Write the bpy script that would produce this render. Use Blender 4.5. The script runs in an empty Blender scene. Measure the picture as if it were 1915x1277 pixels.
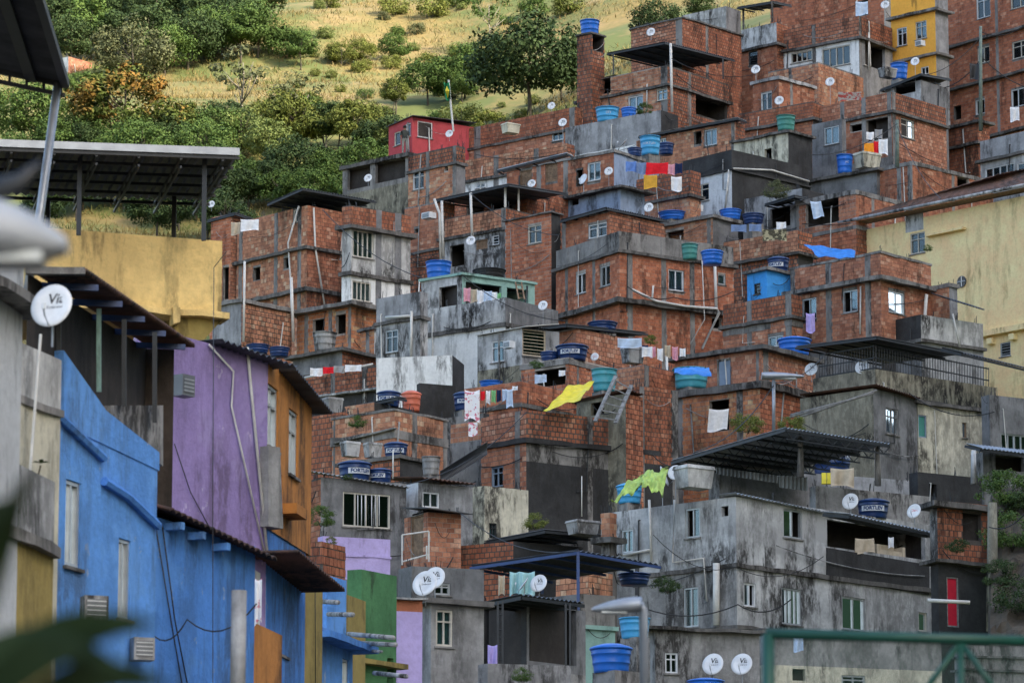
import bpy, bmesh, math, random
import numpy as np
from mathutils import Vector, Matrix, noise as mnoise
random.seed(7)
rnd = random.random
S = bpy.context.scene
COL = S.collection
# ------------------------------------------------------------------ camera
PITCH = math.radians(11.0)
FPX = 7980.0                      # focal length in photo pixels (150 mm lens on 36 mm)
CAMZ = 1.6
cam = bpy.data.cameras.new('camera')
cam.lens = 150.0; cam.sensor_width = 36.0; cam.sensor_fit = 'HORIZONTAL'
cam.clip_start = 0.5; cam.clip_end = 3000
cam.dof.use_dof = True; cam.dof.focus_distance = 152.0; cam.dof.aperture_fstop = 4.0
camo = bpy.data.objects.new('camera', cam); COL.objects.link(camo)
camo.location = (0, 0, CAMZ); camo.rotation_euler = (math.pi/2 + PITCH, 0, 0)
S.camera = camo
# ------------------------------------------------------------------ sky and sun
SUN_EL, SUN_AZ = 30.0, 130.0      # azimuth clockwise from +Y (view direction): behind the camera, from the right; an unseen ridge added there shades the houses
w = bpy.data.worlds.new('World'); S.world = w; w.use_nodes = True
nt = w.node_tree
sky = nt.nodes.new('ShaderNodeTexSky'); sky.sky_type = 'NISHITA'; sky.sun_disc = False
sky.sun_elevation = math.radians(SUN_EL); sky.sun_rotation = math.radians(SUN_AZ)
sky.air_density = 1.0; sky.dust_density = 3.0; sky.ozone_density = 0.7
bg = nt.nodes['Background']; bg.inputs['Strength'].default_value = 0.15
nt.links.new(sky.outputs[0], bg.inputs['Color'])
sun = bpy.data.lights.new('sun', 'SUN'); sun.energy = 2.7; sun.angle = math.radians(5.0); sun.color = (1.0, 0.86, 0.66)
suno = bpy.data.objects.new('sun', sun); COL.objects.link(suno)
_az, _el = math.radians(SUN_AZ), math.radians(SUN_EL)
_sd = Vector((math.sin(_az)*math.cos(_el), math.cos(_az)*math.cos(_el), math.sin(_el)))
suno.rotation_euler = _sd.to_track_quat('Z', 'Y').to_euler()
S.view_settings.view_transform = 'Standard'; S.view_settings.look = 'None'
S.view_settings.exposure = 1.75; S.view_settings.gamma = 1.0; S.view_settings.use_curve_mapping = False
S.cycles.max_bounces = 6; S.cycles.transparent_max_bounces = 12

# ------------------------------------------------------------------ picture geometry -> world
ca, sa = math.cos(PITCH), math.sin(PITCH)
CAM = Vector((0, 0, CAMZ)); RIGHT = Vector((1, 0, 0)); UP = Vector((0, -sa, ca)); FWD = Vector((0, ca, sa))
def ray(px, py): return FWD + RIGHT*((px-957.5)/FPX) + UP*((638.5-py)/FPX)
def P(px, py, Y):
    r = ray(px, py); return CAM + r*(Y/r.y)
def scale_at(p): return (p-CAM).dot(FWD)/FPX          # metres per photo pixel
def hit(px, py, C, d):                                # ray against the vertical plane through C along d -> (t, z)
    n = Vector((d.y, -d.x, 0)); r = ray(px, py)
    p = CAM + r*((C-CAM).dot(n)/r.dot(n)); return (p-C).dot(d), p.z

# ------------------------------------------------------------------ terrain
_gp = [(0, -1), (60, -1), (95, 2), (120, 8), (180, 25.5), (215, 38.5), (262, 61), (320, 88), (600, 200)]
def gF(Y):
    for (a, za), (b, zb) in zip(_gp, _gp[1:]):
        if Y <= b: return za + (zb-za)*(Y-a)/(b-a)
    return 200.0
def ground(X, Y):
    h = 68.0 + (Y-300)*0.42 + max(0, X+6)*0.35
    z = min(gF(Y), h)
    if Y > 240:
        k = min(1, (Y-240)/40)
        z += k*(mnoise.noise(Vector((X*.025, Y*.025, 3)))*5 + mnoise.noise(Vector((X*.09, Y*.09, 9)))*1.3)
    if Y < 130 and z < -0.5: z = -0.5
    return z
def hillpt(px, py, y0=240):
    Y = y0
    while Y < 590:
        p = P(px, py, Y)
        if ground(p.x, p.y) >= p.z: return Vector((p.x, p.y, ground(p.x, p.y)))
        Y += 1.5
    return p

# ------------------------------------------------------------------ materials
MATS = {}
def nodes(name):
    m = bpy.data.materials.new(name); m.use_nodes = True
    t = m.node_tree; b = t.nodes['Principled BSDF']; return m, t, b
def N(t, typ, **kw):
    n = t.nodes.new(typ)
    for k, v in kw.items(): setattr(n, k, v)
    return n
def mixc(t, fac, a, b, mode='MIX'):
    n = N(t, 'ShaderNodeMix', data_type='RGBA', blend_type=mode)
    for i, v in ((0, fac), (6, a), (7, b)):
        if hasattr(v, 'is_linked') or hasattr(v, 'node'): t.links.new(v, n.inputs[i])
        else: n.inputs[i].default_value = v if i == 0 else (*v, 1)
    return n.outputs[2]
def wpos(t, sc):
    g = N(t, 'ShaderNodeNewGeometry'); m = N(t, 'ShaderNodeVectorMath', operation='MULTIPLY')
    t.links.new(g.outputs['Position'], m.inputs[0]); m.inputs[1].default_value = sc; return m.outputs[0]
def noise(t, sc, detail=4, rough=.6):
    n = N(t, 'ShaderNodeTexNoise'); n.inputs['Scale'].default_value = 1; n.inputs['Detail'].default_value = detail
    n.inputs['Roughness'].default_value = rough
    t.links.new(wpos(t, sc if isinstance(sc, tuple) else (sc,)*3), n.inputs['Vector']); return n.outputs['Fac']
def ramp(t, src, a, b, va=0.0, vb=1.0):
    n = N(t, 'ShaderNodeMapRange', interpolation_type='SMOOTHSTEP'); t.links.new(src, n.inputs[0])
    for i, v in enumerate((a, b, va, vb)): n.inputs[i+1].default_value = v
    return n.outputs[0]
def mul(t, a, b):
    n = N(t, 'ShaderNodeMath', operation='MULTIPLY'); t.links.new(a, n.inputs[0])
    if hasattr(b, 'node'): t.links.new(b, n.inputs[1])
    else: n.inputs[1].default_value = b
    return n.outputs[0]
def stain_over(t, col, amt, scol=(.022, .02, .018)):
    """mould and rain streaks: long vertical patches with ragged edges"""
    if amt <= 0: return col
    a = ramp(t, noise(t, (1.3, 1.3, .25), 6, .7), .57-.2*amt, .66-.14*amt)
    b = ramp(t, noise(t, (.35, .35, .35), 3), .42, .62)
    c = ramp(t, noise(t, (5, 5, 2.2), 4, .75), .34, .56, .2, 1)
    f = mul(t, mul(t, a, ramp(t, b, 0, 1, .45, 1)), c)
    return mixc(t, mul(t, f, min(1, .55+.5*amt)), col, scol)
def bump(t, b, src, strength, dist):
    n = N(t, 'ShaderNodeBump'); n.inputs['Strength'].default_value = strength; n.inputs['Distance'].default_value = dist
    t.links.new(src, n.inputs['Height']); t.links.new(n.outputs[0], b.inputs['Normal'])
def plaster(key, col, var=.22, stain=.5, rough=.9, bumpy=.5, patch=None, scol=(.022, .02, .018), peel=None):
    m, t, b = nodes(key)
    lo = tuple(c*(1-var) for c in col); hi = tuple(min(.9, c*(1+var)) for c in col)
    c = mixc(t, ramp(t, noise(t, .9, 5, .65), .3, .7), lo, hi)
    c = mixc(t, ramp(t, noise(t, 7, 4, .7), .35, .75, 0, .35), c, tuple(x*.6 for x in col))
    if patch: c = mixc(t, ramp(t, noise(t, .55, 4, .6), .52, .57), c, patch)
    if peel: c = mixc(t, mul(t, ramp(t, noise(t, (1.7, 1.7, 1.2), 6, .72), .63, .65), .8), c, peel)
    c = stain_over(t, c, stain, scol)
    t.links.new(c, b.inputs['Base Color']); b.inputs['Roughness'].default_value = rough
    b.inputs['Specular IOR Level'].default_value = .25
    if bumpy: bump(t, b, noise(t, 9, 5, .7), bumpy, .03)
    MATS[key] = m; return m
def simple(key, col, rough=.6, metal=0, var=.12, sc=3, spec=.4):
    m, t, b = nodes(key)
    c = mixc(t, ramp(t, noise(t, sc, 4), .3, .7), tuple(x*(1-var) for x in col), tuple(min(.95, x*(1+var)) for x in col))
    t.links.new(c, b.inputs['Base Color']); b.inputs['Roughness'].default_value = rough; b.inputs['Metallic'].default_value = metal
    b.inputs['Specular IOR Level'].default_value = spec
    MATS[key] = m; return m
def rand_piece(t):
    g = N(t, 'ShaderNodeNewGeometry'); o = N(t, 'ShaderNodeObjectInfo')
    a = N(t, 'ShaderNodeMath', operation='ADD'); t.links.new(g.outputs['Random Per Island'], a.inputs[0]); t.links.new(o.outputs['Random'], a.inputs[1])
    f = N(t, 'ShaderNodeMath', operation='FRACT'); t.links.new(a.outputs[0], f.inputs[0]); return f.outputs[0]
def brickmat(key, stops, stain):
    m, t, b = nodes(key)
    r = N(t, 'ShaderNodeValToRGB'); t.links.new(rand_piece(t), r.inputs[0])
    e = r.color_ramp.elements
    while len(e) < len(stops): e.new(.5)
    for i, (p, c) in enumerate(stops): e[i].position = p; e[i].color = (*c, 1)
    c = mixc(t, ramp(t, noise(t, 6, 4, .7), .35, .75, 0, .5), r.outputs[0], (.2, .07, .04))
    c = stain_over(t, c, stain, (.03, .024, .02))
    t.links.new(c, b.inputs['Base Color']); b.inputs['Roughness'].default_value = .9; b.inputs['Specular IOR Level'].default_value = .2
    bump(t, b, noise(t, 14, 3), .4, .02); MATS[key] = m
BR = [(0, (.28, .10, .058)), (.25, (.43, .155, .085)), (.55, (.52, .20, .108)), (.8, (.35, .128, .074)), (1, (.62, .31, .19))]
brickmat('brick', BR, .28)
brickmat('brickb', [(p, (c[0]*.98, c[1]*1.18, c[2]*1.3)) for p, c in BR], .3)
brickmat('brickc', [(p, (c[0]*.86, c[1]*.95, c[2]*1.0)) for p, c in BR], .4)
brickmat('brickp', [(p, (min(.62, c[0]*1.08), c[1]*1.4, c[2]*1.5)) for p, c in BR], .3)
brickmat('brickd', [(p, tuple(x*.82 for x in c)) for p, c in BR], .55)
brickmat('bricko', [(p, (min(.6, c[0]*1.2), c[1]*1.35, c[2]*1.2)) for p, c in BR], .25)
plaster('mortar', (.38, .34, .30), stain=.45)
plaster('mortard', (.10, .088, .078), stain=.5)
plaster('concrete', (.25, .24, .225), stain=.75)
plaster('slab', (.16, .152, .142), stain=.95)
plaster('grey', (.45, .455, .45), var=.3, stain=.78, patch=(.37, .37, .365))
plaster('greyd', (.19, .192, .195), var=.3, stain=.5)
plaster('greystain', (.52, .52, .5), stain=.95)
plaster('greymid', (.31, .315, .32), var=.3, stain=.6)
plaster('rough', (.29, .285, .275), var=.35, stain=.75, bumpy=1.0)
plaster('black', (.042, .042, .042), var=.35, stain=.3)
plaster('white', (.76, .77, .75), var=.1, stain=.45)
plaster('whiterough', (.66, .68, .69), var=.12, stain=.3, bumpy=1.0)
plaster('cream', (.58, .55, .43), stain=.75)
plaster('whiteclean', (.5, .52, .53), var=.08, stain=.15)
plaster('moss', (.3, .28, .21), stain=1.1)
plaster('yellow', (.98, .69, .36), var=.1, stain=.3, scol=(.3, .22, .1))
plaster('yellowrough', (.78, .55, .22), var=.18, stain=.3, bumpy=1.0)
plaster('olive', (.33, .25, .08), var=.15, stain=.5)
plaster('orange', (.9, .43, .07), var=.06, stain=.05)
plaster('ochre', (.5, .21, .055), var=.15, stain=.4)
plaster('red', (.44, .07, .08), var=.12, stain=.2)
plaster('blue', (.12, .315, .72), var=.14, stain=.6, bumpy=1.0, patch=(.14, .34, .73), scol=(.07, .13, .24), peel=(.34, .42, .55))
plaster('bluedeep', (.085, .25, .65), var=.14, stain=.6, bumpy=1.0, patch=(.1, .275, .66), scol=(.05, .1, .2), peel=(.26, .36, .52))
plaster('bluehut', (.06, .33, .78), var=.08, stain=.1)
plaster('lightblue', (.26, .33, .45), var=.12, stain=.5)
plaster('purple', (.30, .225, .46), var=.16, stain=.6, bumpy=1.0, patch=(.33, .26, .49), scol=(.14, .1, .18), peel=(.5, .44, .6))
plaster('lilac', (.46, .38, .66), var=.08, stain=.2)
plaster('green', (.075, .2, .085), var=.2, stain=.35)
plaster('teal', (.26, .42, .37), var=.1, stain=.3)
plaster('terracotta', (.42, .15, .08), var=.15, stain=.4)
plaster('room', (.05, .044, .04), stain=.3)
plaster('shadebrown', (.05, .04, .034), var=.4, stain=.4)  # near-black brown stands in for the deep shade under the veranda roof
plaster('asbestos', (.34, .34, .33), stain=.8)
simple('tin', (.075, .08, .088), .55, .35, .35, 1.2)
simple('tinlight', (.36, .38, .4), .45, .5, .3, 1.5)
simple('steel', (.03, .033, .036), .5, .3)
simple('steelblue', (.03, .06, .16), .5, .1)
simple('steelgreen', (.006, .055, .038), .45, 0, .15)
simple('galv', (.3, .32, .34), .45, .5)
simple('pvc', (.56, .55, .51), .5, 0, .12)
simple('frame', (.6, .62, .63), .4)
simple('framecream', (.5, .47, .4), .5)
simple('frameal', (.4, .42, .43), .35, .4)
simple('wood', (.2, .13, .08), .8, 0, .35, 6)
simple('woodgrey', (.2, .2, .195), .85, 0, .3, 6)
simple('woodpole', (.15, .19, .16), .85, 0, .25, 4)
simple('doorblue', (.2, .26, .34), .6)
simple('doorred', (.5, .015, .04), .5)
simple('dish', (.62, .64, .65), .35)
simple('dishdark', (.12, .13, .14), .4)
simple('ink', (.015, .015, .018), .5, 0, 0)
simple('inkred', (.6, .03, .03), .5, 0, 0)
simple('inkwhite', (.5, .53, .56), .5, 0, 0)
simple('tankblue', (.012, .035, .12), .35)
simple('tankbright', (.02, .14, .55), .35)
simple('tanksky', (.06, .33, .6), .4)
simple('tankteal', (.06, .3, .36), .4)
simple('tankgreen', (.06, .24, .2), .5)
simple('tankorange', (.62, .16, .09), .5)
simple('wire', (.02, .02, .02), .6, 0, 0)
simple('lamppale', (.3, .325, .355), .45)
simple('lamp', (.3, .33, .37), .4, .3)
simple('lens', (.5, .52, .5), .2)
for k, c in dict(cwhite=(.72, .73, .74), cred=(.65, .02, .03), corange=(.8, .3, .03), cpurple=(.38, .32, .62), cblue=(.12, .22, .5), cnavy=(.02, .03, .08), cmustard=(.6, .33, .05), cgrey=(.3, .3, .3), ctan=(.45, .38, .28), cpink=(.62, .3, .36), cjeans=(.16, .23, .38), clight=(.45, .55, .68), cgreen=(.2, .45, .2), cteal=(.3, .5, .5)).items():
    simple(k, c, .9, 0, .12, 5, .1)
simple('tarpblue', (.03, .2, .6), .45, 0, .2); simple('tarpyellow', (.72, .6, .03), .45, 0, .12); simple('tarplime', (.36, .5, .11), .5, 0, .25)
def rug(key, a, b, sc):
    m, t, bb = nodes(key); c = mixc(t, ramp(t, noise(t, sc, 2), .45 if key != 'floral' else .57, .55 if key != 'floral' else .61), a, b); t.links.new(c, bb.inputs['Base Color']); bb.inputs['Roughness'].default_value = .95; MATS[key] = m
rug('rugred', (.3, .28, .25), (.3, .05, .04), 5); rug('rugdark', (.06, .055, .035), (.35, .32, .2), 6); rug('floral', (.75, .75, .76), (.55, .16, .22), 5.5)
m, t, b = nodes('glass'); t.nodes.remove(b)
gl = N(t, 'ShaderNodeBsdfGlossy'); gl.inputs['Roughness'].default_value = .08; gl.inputs['Color'].default_value = (.75, .82, .85, 1)
tr = N(t, 'ShaderNodeBsdfTransparent'); tr.inputs['Color'].default_value = (.62, .68, .7, 1)
fr = N(t, 'ShaderNodeFresnel'); fr.inputs[0].default_value = 1.55; mx = N(t, 'ShaderNodeMixShader')
t.links.new(ramp(t, fr.outputs[0], 0, 1, .06, 1), mx.inputs[0]); t.links.new(tr.outputs[0], mx.inputs[1]); t.links.new(gl.outputs[0], mx.inputs[2])
t.links.new(mx.outputs[0], t.nodes['Material Output'].inputs[0]); MATS['glass'] = m
def tilemat():
    m, t, b = nodes('tile'); c = mixc(t, ramp(t, rand_piece(t), 0, 1), (.07, .035, .025), (.17, .085, .055))
    c = stain_over(t, c, .8, (.02, .018, .016)); t.links.new(c, b.inputs['Base Color']); b.inputs['Roughness'].default_value = .9; MATS['tile'] = m
tilemat()
def leafmat(key, a, b_, tip=None):
    m, t, b = nodes(key)
    c = mixc(t, rand_piece(t), a, b_)
    if tip: c = mixc(t, ramp(t, noise(t, .35, 3), .5, .62), c, tip)
    c = mixc(t, ramp(t, noise(t, .12, 3), .35, .7, 0, .6), c, tuple(x*.55 for x in a))
    t.links.new(c, b.inputs['Base Color']); b.inputs['Roughness'].default_value = .75; b.inputs['Specular IOR Level'].default_value = .2
    b.inputs['Subsurface Weight'].default_value = 0
    MATS[key] = m
leafmat('leafdark', (.03, .06, .02), (.065, .10, .032))
leafmat('leaflight', (.12, .17, .045), (.2, .24, .075))
leafmat('leafmid', (.05, .10, .022), (.11, .17, .04))
leafmat('leafyellow', (.11, .15, .03), (.2, .21, .05))
leafmat('leaforange', (.07, .11, .022), (.13, .15, .03), (.32, .16, .035))
leafmat('leafgrey', (.09, .11, .05), (.15, .16, .075))
leafmat('grassblade', (.195, .15, .056), (.26, .2, .08), (.095, .13, .036))
simple('bark', (.26, .235, .19), .9, 0, .25, 2)
simple('barkdark', (.08, .07, .055), .9, 0, .3, 2)
m, t, b = nodes('hillside')
c = mixc(t, ramp(t, noise(t, .06, 6, .7), .40, .57), (.225, .172, .062), (.1, .13, .036))
c = mixc(t, ramp(t, noise(t, .2, 5, .7), .5, .68, 0, .8), c, (.27, .195, .09))
c = mixc(t, ramp(t, noise(t, 1.5, 5, .7), .4, .7, 0, .5), c, (.1, .11, .035))
t.links.new(c, b.inputs['Base Color']); b.inputs['Roughness'].default_value = 1; MATS['hillside'] = m
plaster('earth', (.09, .075, .055), stain=.4)

# ------------------------------------------------------------------ mesh helpers
class MB:
    """collects verts / faces (material index per face) and links ONE mesh object"""
    def __init__(s): s.v = []; s.f = []; s.m = []
    def quad(s, a, b, c, d, mi=0):
        n = len(s.v); s.v += [tuple(a), tuple(b), tuple(c), tuple(d)]; s.f.append((n, n+1, n+2, n+3)); s.m.append(mi)
    def hexa(s, p, mi=0):          # 8 points: bottom 4 ccw, top 4
        n = len(s.v); s.v += [tuple(x) for x in p]
        for q in ((3, 2, 1, 0), (4, 5, 6, 7), (0, 1, 5, 4), (1, 2, 6, 5), (2, 3, 7, 6), (3, 0, 4, 7)):
            s.f.append(tuple(n+i for i in q)); s.m.append(mi)
    def box(s, o, ax, ay, az, mi=0):   # origin corner + three edge vectors
        o = Vector(o); s.hexa([o, o+ax, o+ax+ay, o+ay, o+az, o+ax+az, o+ax+ay+az, o+ay+az], mi)
    def cbox(s, c, sx, sy, sz, rz=0, mi=0):
        u = Vector((math.cos(rz), math.sin(rz), 0)); v = Vector((-u.y, u.x, 0)); z = Vector((0, 0, 1))
        s.box(Vector(c)-u*sx/2-v*sy/2-z*sz/2, u*sx, v*sy, z*sz, mi)
    def bar(s, a, b, wdt, hgt=None, mi=0):
        a, b = Vector(a), Vector(b); d = (b-a)
        if d.length < 1e-6: return
        d.normalize(); up = Vector((0, 0, 1)) if abs(d.z) < .95 else Vector((0, 1, 0))
        x = d.cross(up).normalized(); y = x.cross(d).normalized(); hgt = hgt or wdt
        q = [(-1, -1), (1, -1), (1, 1), (-1, 1)]
        s.hexa([a+x*i*wdt/2+y*j*hgt/2 for i, j in q]+[b+x*i*wdt/2+y*j*hgt/2 for i, j in q], mi)
    def tube(s, pts, r, seg=7, mi=0, r1=None):
        pts = [Vector(p) for p in pts]; n0 = len(s.v); k = len(pts)
        for i, p in enumerate(pts):
            d = (pts[min(i+1, k-1)]-pts[max(i-1, 0)]).normalized(); up = Vector((0, 0, 1)) if abs(d.z) < .9 else Vector((0, 1, 0))
            x = d.cross(up).normalized(); y = x.cross(d); rr = r if r1 is None else r+(r1-r)*i/max(1, k-1)
            for j in range(seg):
                a = 2*math.pi*j/seg; s.v.append(tuple(p+x*math.cos(a)*rr+y*math.sin(a)*rr))
        for i in range(k-1):
            for j in range(seg):
                a, b = n0+i*seg+j, n0+i*seg+(j+1) % seg; s.f.append((a, b, b+seg, a+seg)); s.m.append(mi)
        s.f.append(tuple(n0+j for j in reversed(range(seg)))); s.m.append(mi)
        s.f.append(tuple(n0+(k-1)*seg+j for j in range(seg))); s.m.append(mi)
    def lathe(s, prof, seg=24, mi=0, c=(0, 0, 0)):
        n0 = len(s.v); k = len(prof)
        for r, z in prof:
            for j in range(seg):
                a = 2*math.pi*j/seg; s.v.append((c[0]+r*math.cos(a), c[1]+r*math.sin(a), c[2]+z))
        for i in range(k-1):
            for j in range(seg):
                a, b = n0+i*seg+j, n0+i*seg+(j+1) % seg; s.f.append((a, b, b+seg, a+seg)); s.m.append(mi)
        s.f.append(tuple(n0+j for j in reversed(range(seg)))); s.m.append(mi)
        s.f.append(tuple(n0+(k-1)*seg+j for j in range(seg))); s.m.append(mi)
    def grid(s, fn, nu, nv, thick=.006, mi=0):   # two-sided thin sheet from fn(u,v)
        n0 = len(s.v); pts = [[Vector(fn(i/nu, j/nv)) for j in range(nv+1)] for i in range(nu+1)]
        nr = (pts[1][0]-pts[0][0]).cross(pts[0][1]-pts[0][0]).normalized()*thick
        for off in (Vector((0, 0, 0)), nr):
            for i in range(nu+1):
                for j in range(nv+1): s.v.append(tuple(pts[i][j]+off))
        M = (nu+1)*(nv+1); ix = lambda i, j, k: n0+k*M+i*(nv+1)+j
        for i in range(nu):
            for j in range(nv):
                s.f.append((ix(i, j, 0), ix(i, j+1, 0), ix(i+1, j+1, 0), ix(i+1, j, 0))); s.m.append(mi)
                s.f.append((ix(i, j, 1), ix(i+1, j, 1), ix(i+1, j+1, 1), ix(i, j+1, 1))); s.m.append(mi)
        for i in range(nu):
            for j in (0, nv): s.f.append((ix(i, j, 0), ix(i+1, j, 0), ix(i+1, j, 1), ix(i, j, 1))); s.m.append(mi)
        for j in range(nv):
            for i in (0, nu): s.f.append((ix(i, j, 0), ix(i, j+1, 0), ix(i, j+1, 1), ix(i, j, 1))); s.m.append(mi)
    def mesh(s, name, mats, smooth=False):
        me = bpy.data.meshes.new(name); me.from_pydata(s.v, [], s.f)
        for m in (mats if isinstance(mats, (list, tuple)) else [mats]): me.materials.append(MATS[m])
        if max(s.m, default=0) > 0: me.polygons.foreach_set('material_index', s.m)
        if smooth: me.polygons.foreach_set('use_smooth', [True]*len(s.f))
        return me
    def build(s, name, mats, parent=None, loc=None, smooth=False):
        """verts are in world space; they are stored relative to the parent's (or given) location"""
        o0 = Vector(loc) if loc is not None else (parent_loc(parent) if parent else Vector((0, 0, 0)))
        s.v = [(x-o0.x, y-o0.y, z-o0.z) for x, y, z in s.v]
        ob = bpy.data.objects.new(name, s.mesh(name, mats, smooth)); COL.objects.link(ob)
        if parent: ob.parent = parent
        else: ob.location = o0
        return ob
WLOC = {}
def parent_loc(o):
    v = Vector((0, 0, 0))
    while o: v += o.location; o = o.parent
    return v
LABELS = {}
def tag(o, label, cat, group=None, kind=None):
    if label:
        o['label'] = label
        LABELS[label] = LABELS.get(label, 0)+1
    if cat: o['category'] = cat
    if group: o['group'] = group
    if kind: o['kind'] = kind
    return o
def empty(name, loc, label, cat, group=None, rz=0):
    o = bpy.data.objects.new(name, None); COL.objects.link(o); o.location = loc; o.rotation_euler = (0, 0, rz); o.empty_display_size = .3
    return tag(o, label, cat, group)
def link(name, me, parent=None, loc=(0, 0, 0), rz=0, scale=None):
    o = bpy.data.objects.new(name, me); COL.objects.link(o); o.location = loc; o.rotation_euler = (0, 0, rz)
    if scale: o.scale = scale
    if parent: o.parent = parent
    return o
def textmesh(txt, size, mat, fn=None, shear=0, bold=0):
    c = bpy.data.curves.new('lettering', 'FONT'); c.body = txt; c.size = size; c.align_x = 'CENTER'; c.align_y = 'CENTER'; c.shear = shear; c.offset = bold; c.resolution_u = 2
    o = bpy.data.objects.new('lettering', c); COL.objects.link(o)
    dg = bpy.context.evaluated_depsgraph_get(); me = bpy.data.meshes.new_from_object(o.evaluated_get(dg))
    bpy.data.objects.remove(o); me.materials.clear(); me.materials.append(MATS[mat])
    if fn:
        for v in me.vertices: v.co = fn(v.co)
    return me
# ------------------------------------------------------------------ house builder
Z = Vector((0, 0, 1))
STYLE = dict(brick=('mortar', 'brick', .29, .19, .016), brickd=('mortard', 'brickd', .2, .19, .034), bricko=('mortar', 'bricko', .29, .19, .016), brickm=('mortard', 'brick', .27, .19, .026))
UNIT = {}
VAR = {}
def style_of(mk, h):
    st = STYLE.get(mk)
    if not st: return None
    r = random.Random(h.name+str(round(h.C.x*50))+mk); kind = st[1]
    if kind == 'brick': kind = r.choice(('brick', 'brickb', 'brickc', 'brickp'))
    elif kind == 'bricko': kind = r.choice(('bricko', 'brickp', 'brickb'))
    return (r.choice(('mortar', 'mortar', 'concrete')) if st[0] == 'mortar' else st[0], kind, st[2]*r.choice((.75, .85, .85, 1)), st[3]*r.choice((.85, .95, 1)), st[4]*r.choice((.9, 1.2, 1.6)))
def unit_brick(mat):
    if mat not in UNIT:
        b = MB(); b.hexa([(0, 0, 0), (1, 0, 0), (1, 1, 0), (0, 1, 0), (0, 0, 1), (1, 0, 1), (1, 1, 1), (0, 1, 1)]); UNIT[mat] = b.mesh('brick', mat)
    return UNIT[mat]
HOUSES = []
WR = random.Random(21)
class House:
    def __init__(s, name, label, xc, Y, th, xl, xr, ytop, ybot=None, thR=None, cat='house', ind=False, group=None):
        s.name = name; s.ind = ind; s.nb = 0
        a = math.radians(th); b = math.radians(thR if thR is not None else 90-th)
        c = P(xc, ytop, Y); s.C = Vector((c.x, c.y, 0))
        s.dL = Vector((-math.cos(a), math.sin(a), 0)); s.nL = Vector((-math.sin(a), -math.cos(a), 0))
        s.dR = Vector((math.cos(b), math.sin(b), 0)); s.nR = Vector((math.sin(b), -math.cos(b), 0))
        s.wL = max(.4, hit(xl, ytop, s.C, s.dL)[0]); s.wR = max(.4, hit(xr, ytop, s.C, s.dR)[0])
        s.top = s.zc(ytop)
        q = s.C+s.dL*s.wL+s.dR*s.wR
        g = min(ground(p.x, p.y) for p in (s.C, s.C+s.dL*s.wL, s.C+s.dR*s.wR, q))-.3
        s.bot = s.zc(ybot) if ybot is not None else min(g, s.top-3)
        s.e = empty(name, (s.C.x, s.C.y, s.bot), label, cat, group); s.o = s.e.location.copy()
        HOUSES.append(s)
        s.holes = {'L': [], 'R': []}; s.pil = {'L': [], 'R': []}; s.bands = []
    def zc(s, py):
        r = ray(0, py); return CAM.z + s.C.y*r.z/r.y
    def fr(s, f): return (s.C, s.dL, s.nL, s.wL) if f == 'L' else (s.C, s.dR, s.nR, s.wR)
    def at(s, f, px, py, out=0):
        C, d, n, wd = s.fr(f); t, z = hit(px, py, C, d); return C+d*t+n*out+Z*z
    def band(s, y0, y1, L='brick', R=None): s.bands.append((s.zc(y0), s.zc(y1) if y1 is not None else s.bot, L, R or L)); return s
    def win(s, f, x0, y0, x1, y1, style='slide', frame='frame', curtain=None):
        C, d, n, wd = s.fr(f); yc = (y0+y1)/2
        t0 = hit(x0, yc, C, d)[0]; t1 = hit(x1, yc, C, d)[0]; t0, t1 = min(t0, t1), max(t0, t1)
        za = hit((x0+x1)/2, y0, C, d)[1]; zb = hit((x0+x1)/2, y1, C, d)[1]
        if style in ('slide', 'grid', 'half', 'single', 'wide'):
            if frame == 'frame' and s.C.y > 90: frame = WR.choice(('frame', 'frame', 'frameal', 'framecream'))
            if not curtain and WR.random() < .4: curtain = WR.choice(('cwhite', 'clight', 'ctan', 'cgrey', 'cteal'))
        s.holes[f].append((t0, t1, zb, za, style, frame, curtain)); return s
    def pillar(s, f, *xs, w=.24, mat='concrete', y=None):
        for x in xs:
            C, d, n, wd = s.fr(f); t = hit(x, y if y is not None else 638, C, d)[0]; s.pil[f].append((t-w/2, t+w/2, mat))
        return s
    def slab(s, y, thick=.16, over=.14, mat='slab', fl=1, name='floor_slab'):
        z = s.zc(y); b = MB(); r = random.Random(int(z*100)); path = []
        for f, rev in (('L', True), ('R', False)):          # hand-cast edge: slightly wavy in plan and height
            C, d, n, W = s.fr(f); k = max(2, int((W+over)/.55)); pts = []
            for i in range(k+1): t = (W+over*.8)*i/k; pts.append((C+d*t, n))
            path += pts[::-1] if rev else pts[1:]
        n0 = 0; cn = (s.nL+s.nR).normalized(); m = len(path); kc = next(i for i, p in enumerate(path) if (p[0]-s.C).length < 1e-6)
        for i, (p, n) in enumerate(path):
            o_ = over+r.uniform(-.035, .035); dz = r.uniform(-.022, .022); q = p+(n*o_ if i != kc else (s.nL+s.nR)*o_); inn = p-(n if i != kc else cn)*.5; th = thick*(1+r.uniform(-.12, .12))
            for v in (q+Z*(z-th/2+dz), q+Z*(z+th/2+dz), inn+Z*(z+th/2+dz), inn+Z*(z-th/2+dz)): b.v.append(tuple(v))
        for i in range(m-1):
            for a, c in ((0, 1), (1, 2), (2, 3), (3, 0)): b.f.append((i*4+a, (i+1)*4+a, (i+1)*4+c, i*4+c)); b.m.append(0)
        b.f += [(0, 1, 2, 3), tuple((m-1)*4+i for i in (3, 2, 1, 0))]; b.m += [0, 0]
        b.build(name, mat, s.e); return s
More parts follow.
